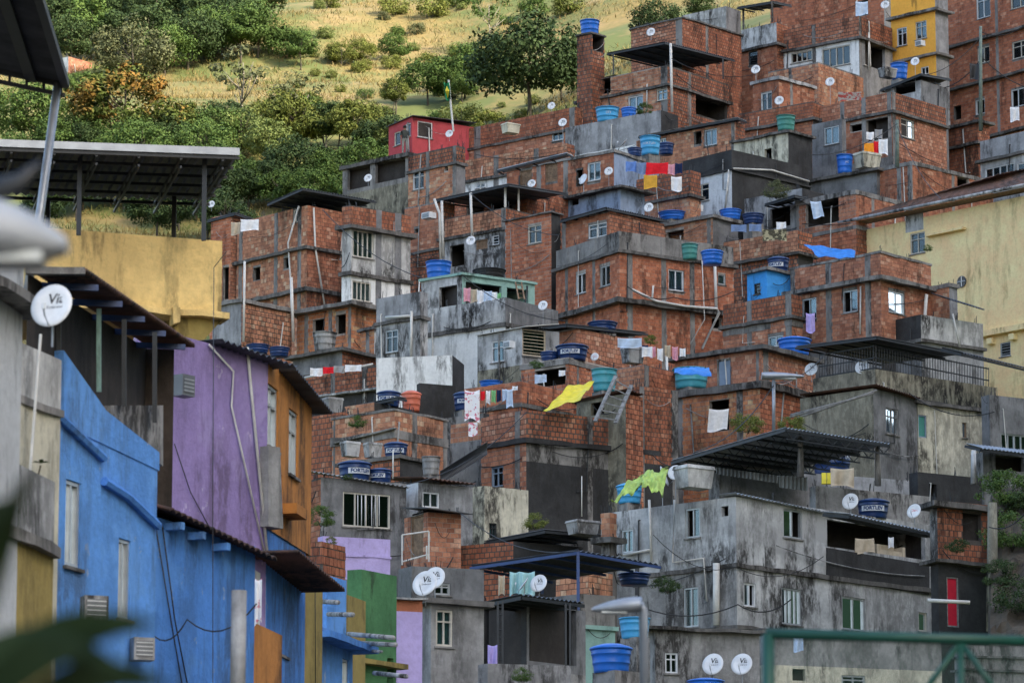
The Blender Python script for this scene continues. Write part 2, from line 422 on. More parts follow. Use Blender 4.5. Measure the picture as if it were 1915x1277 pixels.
    def build(s):
        for z1, z0, mL, mR in s.bands:
            for f, mk in (('L', mL), ('R', mR)):
                if mk is None: continue
                s.wall(f, z0, z1, mk)
            b = MB()                       # the two far walls
            for a, d in ((s.C+s.dL*s.wL, s.dR*s.wR), (s.C+s.dR*s.wR, s.dL*s.wL)):
                b.quad(a+Z*z0, a+d+Z*z0, a+d+Z*z1, a+Z*z1)
            mk = mR if mR else mL
            if mL and mR: b.build('rear_wall', STYLE[mk][0] if mk in STYLE else mk, s.e)
        if s.C.y > 135 and s.name not in ('white_wall', 'black_wall', 'tank_plinth', 'low_wall', 'orange_house', 'yellow_house'): s.extras()
        if s.bands:
            zt = max(q[0] for q in s.bands)-.03; b = MB(); o = Vector((s.C.x, s.C.y, zt))
            b.quad(o, o+s.dR*s.wR, o+s.dR*s.wR+s.dL*s.wL, o+s.dL*s.wL); b.build('roof', 'slab', s.e)
        return s
    def extras(s):
        """starter bars left standing on the corners, and a conduit down a wall"""
        r = random.Random(int(s.C.x*100+s.C.y*10)); b = MB()
        for f in 'LR':
            C, d, n, W = s.fr(f)
            for k in range(r.choice((1, 2, 2, 3))):
                t = r.uniform(.1, W*.95); q = C+d*t-n*.1
                for i in range(3): p = q+Vector((r.uniform(-.1, .1), r.uniform(-.1, .1), s.top-.05)); b.tube([p, p+Vector((r.uniform(-.06, .06), 0, r.uniform(.15, .45)))], .013, 4)
        b.build('starter_bars', 'steel', s.e)['kind'] = 'stuff'
        for f in 'LR':
            C, d, n, W = s.fr(f)
            for k in range(r.choice((0, 1, 1, 2))):
                z = s.top-r.uniform(.2, 3.2); a, c = C+d*r.uniform(0, W*.2)+n*.12+Z*z, C+d*W*r.uniform(.6, 1)+n*.12+Z*(z+r.uniform(-.8, .8)); g = r.uniform(.05, .4); b = MB()
                b.tube([a+(c-a)*(i/8)-Z*g*4*(i/8)*(1-i/8) for i in range(9)], r.choice((.012, .018, .022)), 5); b.build('cable', r.choice(('wire', 'wire', 'asbestos')), s.e)
        for f in 'LR':
            C, d, n, W = s.fr(f)
            if W > 2.5 and r.random() < .8:
                t = r.uniform(.2, W*.9); z1 = s.top-r.uniform(.1, .8); z0 = z1-r.uniform(1.2, 3.5); b = MB(); p = C+d*t+n*.07; m_ = r.choice(('pvc', 'pvc', 'steel', 'asbestos'))
                b.tube([p+Z*z1-n*.07, p+Z*z1, p+Z*z0+d*r.uniform(-.3, .3), p+Z*(z0-.05)-d*r.uniform(.2, .8)], r.choice((.02, .03, .04)), 6); b.build('pipe', m_, s.e)
    def wall(s, f, z0, z1, mk):
        C, d, n, W = s.fr(f); st = style_of(mk, s); base = st[0] if st else mk
        hs = [(max(0.02, h[0]), min(W-.02, h[1]), max(z0+.02, h[2]), min(z1-.02, h[3]), *h[4:]) for h in s.holes[f] if z0 < (h[2]+h[3])/2 < z1]
        hs = [h for h in hs if h[1]-h[0] > .08 and h[3]-h[2] > .08]
        ts = sorted({0, W, *[h[0] for h in hs], *[h[1] for h in hs]}); zs = sorted({z0, z1, *[h[2] for h in hs], *[h[3] for h in hs]})
        b = MB(); flip = f == 'L'
        def Q(a, b_, c, e, mi=0): b.quad(*((a, b_, c, e) if not flip else (e, c, b_, a)), mi)
        pt = lambda t, z, dep=0: C+d*t-n*dep+Z*z
        for t0, t1 in zip(ts, ts[1:]):
            for a, c in zip(zs, zs[1:]):
                tm, zm = (t0+t1)/2, (a+c)/2
                if any(h[0] < tm < h[1] and h[2] < zm < h[3] for h in hs): continue
                Q(pt(t0, a), pt(t1, a), pt(t1, c), pt(t0, c))
        for h in hs:
            t0, t1, a, c = h[:4]; R = max(.35, min(1.6, (s.wR if f == 'L' else s.wL)-.15))
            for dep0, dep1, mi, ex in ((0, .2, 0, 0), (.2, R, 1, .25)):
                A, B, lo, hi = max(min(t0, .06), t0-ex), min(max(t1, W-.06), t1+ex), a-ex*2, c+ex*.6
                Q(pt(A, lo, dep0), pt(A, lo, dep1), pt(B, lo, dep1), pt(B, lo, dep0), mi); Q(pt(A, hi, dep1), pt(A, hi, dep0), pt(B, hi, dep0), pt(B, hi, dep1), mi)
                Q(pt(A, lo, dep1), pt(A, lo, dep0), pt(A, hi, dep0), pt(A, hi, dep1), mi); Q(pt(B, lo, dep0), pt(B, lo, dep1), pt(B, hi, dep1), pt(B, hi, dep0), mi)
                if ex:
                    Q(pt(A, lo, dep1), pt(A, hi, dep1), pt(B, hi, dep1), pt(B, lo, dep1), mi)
            s.window(f, h)
        b.build('wall', [base, 'room'], s.e)
        pil = [q for q in s.pil[f] if -0.2 < q[0] < W]
        for p0, p1, pm in pil:
            p0, p1 = max(0, p0), min(W, p1)
            if p1-p0 < .05: continue
            q = MB(); segs = [(z0+.012, z1-.012)]
            for h in hs:
                if h[0] < p1 and h[1] > p0: segs = [x for a_, b_ in segs for x in ((a_, min(b_, h[2])), (max(a_, h[3]), b_)) if x[1]-x[0] > .05]
            for a_, b_ in segs: q.box(pt(p0, a_, .03), d*(p1-p0), n*.05, Z*(b_-a_))
            q.build('pillar', pm, s.e)
        if st: s.bricks(f, z0, z1, st, hs, pil)
    def bricks(s, f, z0, z1, st, hs, pil):
        C, d, n, W = s.fr(f); bm, kind, bl, bh, gap = st; jb = MB(); row = 0; z = z0+gap; rz = math.atan2(d.y, d.x); me = unit_brick(kind)
        while z+bh*.5 < z1:
            h1 = min(z+bh, z1-.01); t = -(bl+gap)*(.5 if row % 2 else 0)-rnd()*.03
            while t < W:
                segs = [(max(.004, t), min(W-.004, t+bl))]
                for a, b, lo, hi in [x[:4] for x in hs]:
                    if lo < h1 and hi > z: segs = [y for u, v in segs for y in ((u, min(v, a)), (max(u, b), v)) if y[1]-y[0] > .04]
                for a, b, _ in pil: segs = [y for u, v in segs for y in ((u, min(v, a)), (max(u, b), v)) if y[1]-y[0] > .04]
                for u, v in segs:
                    if v-u < .04: continue
                    pr = .012+rnd()*.008
                    if s.ind and s.nb < 300 and f in s.ind:
                        s.nb += 1; c = C+d*u+Z*z
                        c = c-n*.01
                        # local x along the wall, local y towards the outside
                        ysgn = 1 if (Vector((-d.y, d.x, 0)).dot(n) > 0) else -1
                        o = link('brick', me, s.e, c-s.o, rz, (v-u, ysgn*(pr+.01), h1-z))
                    else:
                        a0 = C+d*u-n*.01+Z*z; A, B, Cc, D = a0+n*(pr+.01), a0+d*(v-u)+n*(pr+.01), a0+d*(v-u)+n*(pr+.01)+Z*(h1-z), a0+n*(pr+.01)+Z*(h1-z)
                        k = len(jb.v); jb.v += [tuple(x) for x in (a0, a0+d*(v-u), a0+d*(v-u)+Z*(h1-z), a0+Z*(h1-z), A, B, Cc, D)]
                        fs = ((4, 5, 6, 7), (0, 1, 5, 4), (3, 7, 6, 2), (0, 4, 7, 3), (1, 2, 6, 5))
                        for q in fs:
                            jb.f.append(tuple(k+i for i in (q if f == 'R' else q[::-1]))); jb.m.append(0)
                t += bl+gap
            z += bh+gap; row += 1
        if jb.f: o = jb.build('brick_courses', kind, s.e); o['kind'] = 'stuff'
    def window(s, f, h):
        t0, t1, a, c, style, frame, cur = h; C, d, n, W = s.fr(f)
        if style == 'hole': return
        pt = lambda t, z, out=0: C+d*t+n*out+Z*z
        fw = min(.06, (t1-t0)*.12); b = MB()
        def bar(ta, tb, za, zb, o0=-.15, o1=-.035): b.box(pt(ta, za, o0), d*(tb-ta), n*(o1-o0), Z*(zb-za))
        e = .004
        bar(t0+e, t0+fw, a+e, c-e); bar(t1-fw, t1-e, a+e, c-e); bar(t0+fw, t1-fw, c-fw, c-e); bar(t0+fw, t1-fw, a+e, a+fw)
        cols = {'slide': 2, 'single': 1, 'grid': 2, 'wide': 4, 'louvre': 1, 'half': 2, 'door': 1, 'panel': 1}.get(style, 2)
        tm = [t0+fw+(t1-t0-2*fw)*i/cols for i in range(cols+1)]
        for x in tm[1:-1]: bar(x-fw*.4, x+fw*.4, a+fw, c-fw, -.135, -.045)
        zt = None
        if style in ('grid', 'wide2'): zt = a+(c-a)*.68; bar(t0+fw, t1-fw, zt-fw*.35, zt+fw*.35, -.13, -.048)
        if style == 'louvre':
            k = max(3, int((c-a)/.14))
            for i in range(1, k): zz = a+(c-a)*i/k; bar(t0+fw, t1-fw, zz-.012, zz+.012, -.15, -.05)
        o = b.build('window', frame, s.e); wl = parent_loc(o)
        if style in ('door', 'panel'):
            q = MB(); q.box(pt(t0+fw, a+fw, -.13), d*(t1-t0-2*fw), n*.05, Z*(c-a-2*fw)); q.build('door_leaf' if style == 'door' else 'shutter', cur or 'doorblue', o); 
            if style == 'panel':
                for i in range(1, 9):
                    zz = a+fw+(c-a-2*fw)*i/9; q = MB(); q.box(pt(t0+fw, zz, -.08), d*(t1-t0-2*fw), n*.012, Z*.03); q.build('slat', cur or 'doorblue', o)
            return
        rows = [(a+fw, c-fw)] if zt is None else [(a+fw, zt), (zt, c-fw)]
        for i in range(cols):
            for r, (za, zb) in enumerate(rows):
                if style == 'half' and i == cols-1: continue      # one leaf slid open
                q = MB(); out = -.095-.02*(i % 2)
                q.box(pt(tm[i], za, out), d*(tm[i+1]-tm[i]), n*.006, Z*(zb-za)); q.build('pane', 'glass', o)
        if cur:
            q = MB(); ww = (t1-t0)*(1 if style != 'half' else .55)
            q.grid(lambda u, v: pt(t0+ww*u, a+(c-a)*v, -.24+.03*math.sin(u*25+v)), 14, 2); q.build('curtain', cur, o)
        q = MB(); q.box(pt(t0-.05, a-.06, .0), d*(t1-t0+.1), n*.06, Z*.05); q.build('sill', 'concrete', o)
    # ---- attachments
    def canopy(s, xc, yc, xl, yl, xr, yr, Yo=0.0, mat='tin', waves=True, name='canopy_roof', posts=(), thick=.03, rib='L', beam=True, pmat='steel', over=None):
        A = P(xc, yc, s.C.y+Yo); A0 = Vector((A.x, A.y, 0))
        tl, zl = hit(xl, yl, A0, s.dL); tr, zr = hit(xr, yr, A0, s.dR)
        B = A0+s.dL*tl+Z*zl; Cc = A0+s.dR*tr+Z*zr
        return sheet(s.e, A, B, Cc, mat, waves, name, rib, beam, pmat, thick), A, B, Cc
    def post(s, px, y0, y1, Yo=0, w=.09, mat='steel', name='post'):
        a = P(px, y0, s.C.y+Yo); zb = P(px, y1, s.C.y+Yo).z; b = MB(); b.cbox((a.x, a.y, (a.z+zb)/2), w, w, a.z-zb); b.build(name, mat, s.e)
    def pipe(s, pts, r=.035, mat='pvc', f=None, out=.06, name='pipe'):
        pp = [s.at(f, x, y, out) for x, y in pts] if f else [P(x, y, Yy) for x, y, Yy in pts]
        b = MB(); b.tube(pp, r); b.build(name, mat, s.e, smooth=True)
def sheet(parent, A, B, C, mat='tin', waves=True, name='canopy_roof', rib='L', beam=True, pmat='steel', thick=.03, loc=None):
    """roof sheet: near corner A, far-left corner B, far-right corner C (parallelogram), real corrugation"""
    u, v = B-A, C-A; nr = u.cross(v).normalized(); nr = nr if nr.z > 0 else -nr
    wv, ln = (v, u) if rib == 'L' else (u, v); k = max(4, int(wv.length/.18)); m = MB()
    if waves: m.grid(lambda a, b: A+ln*b+wv*a+nr*(.03*math.cos(a*k*2*math.pi)), k*4, 2, thick=.012)
    else: m.grid(lambda a, b: A+ln*b+wv*a, 1, 1, thick=thick)
    o = m.build(name, mat, parent, loc=loc)
    if beam:
        m = MB(); off = -nr*.09
        m.bar(A+off, B+off, .07, .1); m.bar(A+off*1.02, C+off*1.02, .06, .09)
        for i in range(1, 5): m.bar(A+u*i/4+off, C+u*i/4+off, .05, .08)
        m.build('beam', pmat, parent, loc=loc)
    return o

def face_top(px, py, tol_up=.4, tol_dn=1.6, Yref=None, rng=9):
    """the roof edge under a picture point: (house, Y of the wall there, z of its top)"""
    best = None
    for h in HOUSES:
        for f in 'LR':
            C, d, n, W = h.fr(f); t, z = hit(px, py, C, d)
            if not (-.1 < t < W+.1): continue
            Yf = C.y+d.y*t
            if not (-tol_up < z-h.top < tol_dn) or (Yref and abs(Yf-Yref) > rng): continue
            k = abs(z-h.top)+(abs(Yf-Yref)*.12 if Yref else 0)
            if best is None or k < best[0]: best = (k, h, Yf, h.top)
    return best
# ------------------------------------------------------------------ terrain
def build_terrain():
    xs = np.concatenate([np.arange(-160, -60, 8), np.arange(-60, 70, 2.0), np.arange(70, 171, 8)]); ys = np.concatenate([np.arange(-40, 240, 6), np.arange(240, 440, 2.5), np.arange(440, 620, 12)])
    v = [(x, y, ground(x, y)) for y in ys for x in xs]; n = len(xs)
    f = [(j*n+i, j*n+i+1, (j+1)*n+i+1, (j+1)*n+i) for j in range(len(ys)-1) for i in range(n-1)]
    me = bpy.data.meshes.new('hillside'); me.from_pydata(v, [], f); me.materials.append(MATS['hillside']); me.materials.append(MATS['earth'])
    me.polygons.foreach_set('material_index', [0 if v[q[0]][1] > 105 else 1 for q in f]); me.polygons.foreach_set('use_smooth', [True]*len(f))
    o = bpy.data.objects.new('hillside', me); COL.objects.link(o); o['kind'] = 'structure'
build_terrain()

def build_shade_ridge():
    """unseen ridge added behind the camera, shaped to keep the sun off the houses"""
    d = Vector((math.sin(math.radians(SUN_AZ)), math.cos(math.radians(SUN_AZ)), 0)); q = Vector((-d.y, d.x, 0)); v = []; f = []; nx, ny = 40, 14
    for i in range(nx+1):
        t = -60+520*i/nx
        for j in range(ny+1):
            k = j/ny; s_ = 75+(k*2)*150
            h = 318*(1-abs(k-.5)*2)**.9*max(.08, 1-(abs(t-205)/225)**6)
            h += mnoise.noise(Vector((t*.012, k*3, 5)))*12*(1-abs(k-.5)*2) if k != .5 else 0
            p = d*(s_-25)+q*t; v.append((p.x, p.y, h-2))
    for i in range(nx):
        for j in range(ny): a = i*(ny+1)+j; f.append((a, a+1, a+ny+2, a+ny+1))
    me = bpy.data.meshes.new('shade_ridge'); me.from_pydata(v, [], f); me.materials.append(MATS['leafdark']); o = bpy.data.objects.new('shade_ridge', me); COL.objects.link(o); o['kind'] = 'structure'
build_shade_ridge()
# ------------------------------------------------------------------ hillside houses, from the top of the hill down
# --- top right
h = House('brick_building', 'tall red brick apartment block at the right edge with white framed windows', 2010, 254, 50, 1766, 2080, -70)
h.pillar('L', 1866, y=120); h.pillar('L', 1772, y=120, w=.2)
h.win('L', 1826, -14, 1852, 34, 'grid').win('L', 1890, -20, 1925, 14, 'grid').win('L', 1828, 88, 1851, 118, 'slide').win('L', 1893, 76, 1925, 108, 'grid').win('L', 1824, 186, 1842, 214, 'half').win('L', 1891, 166, 1916, 200, 'half').win('L', 1784, 198, 1798, 224, 'hole')
h.band(-70, 24).band(24, 106).band(106, 215).band(215, None, 'brickm', 'brickm').build(); h.slab(26, over=.35).slab(108, over=.35).slab(215, over=.3)
h = House('orange_house', 'bright orange painted narrow house beside the tall brick block', 1748, 257, 44, 1665, 1772, -30)
h.win('L', 1677, 52, 1696, 86, 'grid').win('L', 1712, 40, 1733, 73, 'grid').win('L', 1722, 125, 1737, 140, 'slide')
h.band(-30, 18, 'orange', 'greymid').band(18, 100, 'orange', 'greymid').band(100, None, 'orange', 'greymid').build(); h.slab(18, over=.3, mat='concrete').slab(101, over=.25, mat='concrete')
h = House('brick_house', 'brick house behind the orange house with a white cloth hung in its doorway', 1652, 266, 42, 1440, 1700, -50)
h.win('L', 1600, 2, 1624, 30, 'hole'); h.band(-50, None, 'brick', 'concrete').build(); h.pillar
h = House('brick_house', 'brick house topped by a brick parapet left of the orange house, wide white windows', 1606, 256, 38, 1453, 1668, 30)
h.win('L', 1479, 97, 1519, 116, 'wide').win('L', 1537, 88, 1590, 124, 'wide').win('R', 1618, 75, 1655, 128, 'hole').pillar('L', 1522, y=60).pillar('R', 1608, w=.3, y=60)
h.band(30, 70, 'brickm', 'brickd').band(70, None, 'white', 'greymid').build(); h.slab(71, over=.22)
h.pipe([(1621, 62), (1621, 132)], .05, 'pvc', 'R', .15)
h = House('brick_house', 'small brick house with a grey balcony below the uppermost dark terrace', 1452, 259, 42, 1386, 1476, 42)
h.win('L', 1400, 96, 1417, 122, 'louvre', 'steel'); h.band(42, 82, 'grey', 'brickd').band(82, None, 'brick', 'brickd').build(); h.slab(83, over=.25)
h.canopy(1446, 3, 1378, 14, 1480, 10, waves=False); h.post(1444, 4, 42, 0, .12, 'slab'); h.post(1390, 12, 55, 2, .12, 'slab')
h = House('concrete_house', 'weathered concrete house with a white streaked parapet at the top of the hill', 1358, 268, 40, 1276, 1385, 12)
h.band(12, None, 'greystain', 'greyd').build()
# --- house with the big tin canopy
h = House('brick_house', 'brick upper storey behind the tin canopy on the hilltop house', 1277, 254, 42, 1180, 1386, 33)
h.pillar('L', 1270, w=.5, y=70).pillar('R', 1322, y=90); h.band(33, None, 'brickm', 'brickd').build(); h.slab(33, .1, .12)
h = House('brick_house', 'hilltop brick house with a tin canopied terrace and white sliding window', 1248, 248, 40, 1079, 1362, 122, ind='L')
h.pillar('L', 1243, w=.5, y=180).pillar('R', 1290, y=180).pillar('L', 1092, y=180, w=.4)
h.win('L', 1175, 180, 1203, 212, 'slide').win('L', 1228, 167, 1248, 188, 'grid').win('R', 1301, 178, 1360, 222, 'hole').win('L', 1097, 140, 1142, 178, 'hole')
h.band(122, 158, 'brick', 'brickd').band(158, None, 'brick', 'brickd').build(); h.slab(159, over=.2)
h.canopy(1243, 79, 1135, 100, 1374, 112, -.6, waves=True)
h.post(1147, 100, 140, 1.5); h.post(1352, 110, 148, 2.5); h.pipe([(1254, 82, 247), (1257, 210, 247)], .08); h.pipe([(1212, 158), (1211, 208)], .045, 'pvc', 'L', .08)
h.pipe([(1102, 95), (1103, 225)], .06, 'pvc', 'L', .12)
h = House('brick_tower', 'narrow brick stair tower with a blue tank at the hilltop house', 1106, 250.5, 40, 1079, 1130, 62)
h.win('R', 1108, 68, 1128, 96, 'hole'); h.band(62, None, 'brickd', 'brickd').build(); h.slab(62, .1, .1)
h = House('terrace_house', 'grey concrete parapet terrace below the hilltop brick house', 1236, 243, 38, 1057, 1268, 206)
h.band(206, 262, 'greymid', 'black').band(262, None, 'white', 'greyd').build()
h = House('brick_house', 'brick house under a white edged corrugated roof with a white sliding window', 1376, 239, 40, 1190, 1392, 228, ind='L')
h.win('L', 1317, 242, 1341, 272, 'slide').win('L', 1298, 246, 1312, 270, 'hole').win('L', 1234, 259, 1246, 272, 'slide'); h.pillar('L', 1371, y=250).pillar('L', 1200, y=250)
h.band(228, None, 'brick', 'brickd').build(); h.canopy(1380, 220, 1194, 255, 1396, 226, -.5, 'asbestos')
h = House('brick_house', 'brick parapet terrace behind the white ledged house', 1530, 252, 40, 1436, 1614, 116); h.pillar('L', 1478, y=130); h.band(116, None, 'brick', 'brick').build()
h = House('brick_house', 'brick house with a white roof ledge and white curtained window', 1456, 247, 44, 1408, 1522, 146)
h.win('L', 1423, 173, 1444, 206, 'slide', curtain='clight').pillar('R', 1480, y=180); h.band(146, None, 'brick', 'brick').build(); h.slab(146, .2, .15, 'grey')
h = House('brick_house', 'brick terrace wall with a green tank in front of the white ledged house', 1520, 243, 36, 1381, 1560, 190)
h.band(190, 222, 'brickd', 'brickd').band(222, None, 'brickm', 'greyd').build(); h.slab(223, over=.25)
h = House('brick_house', 'brick house with orange and white washing in a dark window opening', 1668, 240, 42, 1526, 1768, 172, ind='LR')
h.pillar('L', 1616, 1664, y=240, w=.3).pillar('L', 1576, w=.3, y=240).pillar('R', 1672, y=240, w=.3)
h.win('L', 1620, 222, 1661, 262, 'hole').win('L', 1590, 233, 1612, 246, 'hole').win('R', 1685, 224, 1710, 258, 'grid')
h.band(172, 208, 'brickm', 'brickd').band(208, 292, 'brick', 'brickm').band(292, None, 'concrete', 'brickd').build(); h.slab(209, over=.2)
h = House('concrete_block', 'dark grey plastered block with one window left of the washing filled opening', 1574, 239, 42, 1518, 1580, 222)
h.win('L', 1541, 237, 1569, 270, 'slide', 'frameal'); h.band(222, None, 'greyd', 'greyd').build()
h = House('concrete_house', 'dark ledge roof carrying the blue tank and cream box tank', 1640, 234.5, 40, 1500, 1668, 318); h.band(318, None, 'greyd', 'greyd').build(); h.slab(318, .16, .3)
h = House('shed', 'dark rooftop shed with a slanting roof under the orange house', 1722, 244, 42, 1654, 1772, 150)
h.win('L', 1672, 153, 1712, 176, 'hole'); h.band(150, None, 'grey', 'greyd').build(); h.canopy(1722, 138, 1646, 168, 1778, 148, -.3, waves=False)
h = House('plaster_house', 'house with a mouldy cream left wall and a black right wall below the green tank', 1474, 236, 42, 1372, 1518, 246)
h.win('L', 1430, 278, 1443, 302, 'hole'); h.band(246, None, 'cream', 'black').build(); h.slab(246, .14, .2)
h = House('brick_house', 'small blackened brick hut under the tall brick block', 1828, 246, 48, 1762, 1850, 226); h.band(226, None, 'brickd', 'brickd').build(); h.slab(228, over=.3).slab(268, over=.3)
h = House('plaster_house', 'grey parapet house with blue windows at the right edge above the yellow house', 1990, 236, 48, 1832, 2050, 228)
h.win('L', 1842, 310, 1897, 346, 'wide', curtain='cjeans').win('L', 1902, 304, 1925, 346, 'single'); h.band(228, 268, 'greymid', 'greymid').band(268, None, 'grey', 'grey').build(); h.slab(268, over=.25)
# --- ridge left: red house and neighbours
h = House('red_house', 'small crimson house with white windows on the ridge beside the flagpole', 771, 252, 55, 727, 886, 219)
h.win('L', 737, 247, 749, 272, 'single', curtain='cwhite').win('L', 758, 231, 768, 256, 'single', curtain='cwhite').win('R', 781, 228, 809, 258, 'single', curtain='cwhite')
h.band(219, None, 'red', 'red').build(); h.canopy(772, 216, 722, 238, 892, 230, -.3, waves=False, beam=False)
h = House('brick_house', 'low brick wall house on the ridge right of the red house', 1076, 249, 40, 872, 1090, 200)
h.win('L', 1032, 245, 1054, 263, 'slide').pillar('L', 893, w=.5, y=230).pillar('L', 1070, w=.4, y=230); h.band(200, 240, 'brickd', 'brickd').band(240, None, 'brick', 'brickd').build(); h.slab(241, over=.15)
h = House('concrete_house', 'bare grey concrete frame storey with dark open bays left of the ridge', 764, 236, 42, 641, 778, 288)
h.win('L', 650, 312, 692, 352, 'hole').win('L', 702, 300, 758, 338, 'hole'); h.band(288, 340, 'concrete', 'greyd').band(340, None, 'moss', 'greyd').build(); h.slab(289, .22, .15)
h = House('brick_house', 'brick house with a mouldy parapet and blue paned window under the red house', 853, 230, 42, 764, 870, 272, ind='L')
h.win('L', 772, 318, 793, 354, 'grid', curtain='clight').win('L', 832, 308, 838, 320, 'hole').pillar('L', 800, 850, y=330)
h.band(272, 304, 'brickd', 'brickd').band(304, None, 'bricko', 'greyd').build(); h.slab(305, over=.15)
h = House('brick_house', 'long brick parapet over a whitewashed wall below the ridge', 1060, 233, 36, 852, 1075, 268)
h.pillar('L', 866, 928, 1003, y=295, w=.35).win('L', 890, 343, 907, 352, 'louvre'); h.band(268, 308, 'brickm', 'brickd').band(308, None, 'white', 'greyd').build(); h.slab(309, over=.15)
h = House('brick_house', 'brick house with boarded brown windows under a thin white awning', 1148, 226, 38, 948, 1232, 282, ind='L')
h.win('L', 972, 318, 995, 352, 'panel', 'wood', 'wood').win('L', 1020, 306, 1043, 340, 'panel', 'wood', 'wood').win('L', 1099, 304, 1123, 338, 'slide', curtain='cwhite').win('L', 1078, 318, 1090, 348, 'hole').pillar('L', 1008, 1058, y=330, w=.3)
h.band(282, None, 'brick', 'lightblue').build(); h.slab(283, .16, .1, 'concrete'); h.canopy(1060, 286, 930, 318, 1072, 292, -.9, 'tinlight', waves=False)
h = House('plaster_house', 'pale grey blue concrete box house in the middle of the upper rows', 1160, 221, 45, 1062, 1205, 352)
h.win('L', 1066, 358, 1082, 384, 'hole'); h.band(352, None, 'lightblue', 'lightblue').build(); h.slab(352, .12, .5)
h = House('brick_house', 'brick wall with a mustard cushion and rugs hung below the red cloth', 1290, 224, 40, 1190, 1310, 318); h.band(318, 365, 'brickd', 'brickd').band(365, None, 'brick', 'brick').build(); h.slab(366, over=.2)
h = House('plaster_house', 'rough white house with black parapet and black side wall, window above an air conditioner', 1368, 228, 47, 1277, 1512, 280)
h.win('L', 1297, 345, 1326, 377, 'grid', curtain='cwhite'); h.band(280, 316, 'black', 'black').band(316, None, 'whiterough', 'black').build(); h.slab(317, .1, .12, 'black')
h.pipe([(1368, 316), (1440, 319), (1510, 340)], .05, 'pvc', 'R', .12); h.pipe([(1366, 318), (1359, 390)], .05, 'pvc', 'L', .12)
h = House('brick_house', 'unfinished brick house with concrete frame behind the yellow house roof', 1706, 233, 46, 1598, 1856, 304, ind='L')
h.win('L', 1612, 326, 1644, 364, 'hole').win('R', 1790, 332, 1812, 352, 'hole').pillar('L', 1603, 1682, 1702, y=340, w=.3).pillar('R', 1782, y=340); h.band(304, None, 'brick', 'brick').build(); h.slab(305, .22, .06, 'concrete')
h = House('brick_house', 'unfinished brick room with a white shirt hanging in its wide opening', 1600, 222, 44, 1489, 1690, 358, ind='L')
h.win('L', 1507, 373, 1569, 420, 'hole').pillar('R', 1632, y=380).pillar('L', 1492, y=380, w=.15); h.band(358, 424, 'bricko', 'brick').band(424, None, 'brickm', 'brickd').build(); h.slab(359, .25, .05, 'concrete').slab(424, .2, .05, 'concrete')
h = House('brick_house', 'long brick terrace wall with a dark carpet hung over it', 1492, 219.5, 40, 1328, 1520, 430, ind='L')
h.pillar('L', 1336, w=.3, y=440); h.band(430, 474, 'brickm', 'brickd').band(474, None, 'brickd', 'black').build(); h.slab(474, over=.25)
h = House('brick_house', 'brick house with mouldy slab roof and dark opening behind the long carpet wall', 1333, 222, 42, 1234, 1380, 405)
h.win('L', 1246, 432, 1279, 452, 'hole').pillar('L', 1326, y=430); h.band(405, None, 'brick', 'greyd').build(); h.slab(405, .18, .2, 'concrete')
h = House('plaster_house', 'dark concrete terrace house with a plant right of the black walled house', 1500, 225, 42, 1392, 1560, 352)
h.win('L', 1440, 388, 1478, 425, 'hole'); h.band(352, None, 'greymid', 'black').build(); h.canopy(1486, 365, 1430, 382, 1510, 370, -1.2, waves=False)
# --- yellow house
h = House('yellow_house', 'large yellow house with a dark tiled hip roof at the right edge', 2015, 212, 47, 1604, 2080, 345)
h.win('L', 1702, 435, 1730, 474, 'grid').win('L', 1870, 640, 1890, 666, 'louvre', 'frameal'); h.band(345, 594, 'yellow', 'yellow').band(594, None, 'yellow', 'yellow').build()
YH = h
# --- left-middle: tall brick house with dark canopy
h = House('brick_house', 'tall brick house under a dark tin canopy on the left edge of the favela', 575, 214, 47, 444, 662, 384, ind='LR')
h.win('L', 473, 500, 487, 524, 'hole').win('L', 530, 482, 542, 502, 'hole').win('L', 548, 392, 557, 416, 'slide').pillar('L', 516, 560, 450, y=500, w=.28)
h.band(384, 462, 'brick', 'brickm').band(462, 540, 'brick', 'brickm').band(540, None, 'brick', 'brickd').build(); h.slab(463, over=.25).slab(541, .2, .3)
h.canopy(566, 352, 500, 381, 703, 376, -.9); h.pipe([(563, 386), (543, 455), (548, 530), (552, 575)], .05, 'pvc', 'L', .15); h.pipe([(583, 390), (586, 465), (603, 570)], .05, 'pvc', 'R', .15)
h = House('plaster_house', 'stained white house with mouldy brick parapet and large white windows on the left', 657, 211.5, 30, 640, 768, 384, thR=38)
h.win('R', 660, 432, 699, 482, 'wide').win('R', 659, 527, 694, 563, 'wide').pillar('R', 708, w=.35, y=460, mat='greyd').pillar('R', 744, w=.4, y=460, mat='greyd')
h.band(384, 424, 'brickd', 'brickd').band(424, 512, 'greystain', 'greystain').band(512, None, 'white', 'white').build(); h.slab(425, .2, .3).slab(512, .2, .15)
h = House('brick_house', 'brick house with two dark doorways under a concrete slab', 657, 205, 40, 556, 704, 570, ind='L')
h.win('L', 585, 597, 607, 627, 'hole').win('L', 628, 588, 647, 624, 'hole').pillar('L', 573, 618, 655, y=610); h.band(570, None, 'bricko', 'bricko').build(); h.slab(570, .2, .5, 'concrete')
h = House('dark_roof_house', 'low dark roofed house carrying the round grey cement tank', 640, 199, 40, 548, 708, 655); h.band(655, None, 'greyd', 'brickd').build(); h.slab(655, .16, .35)
h = House('brick_house', 'low brick house with a grey plastered end behind the purple house roof', 452, 204, 42, 398, 546, 562)
h.band(562, None, 'greymid', 'brickm').build(); h.slab(562, .2, .15, 'concrete'); h.pipe([(452, 490), (450, 640)], .06, 'pvc', 'R', .2); h.pipe([(539, 520), (543, 640)], .08, 'pvc', 'R', .2)
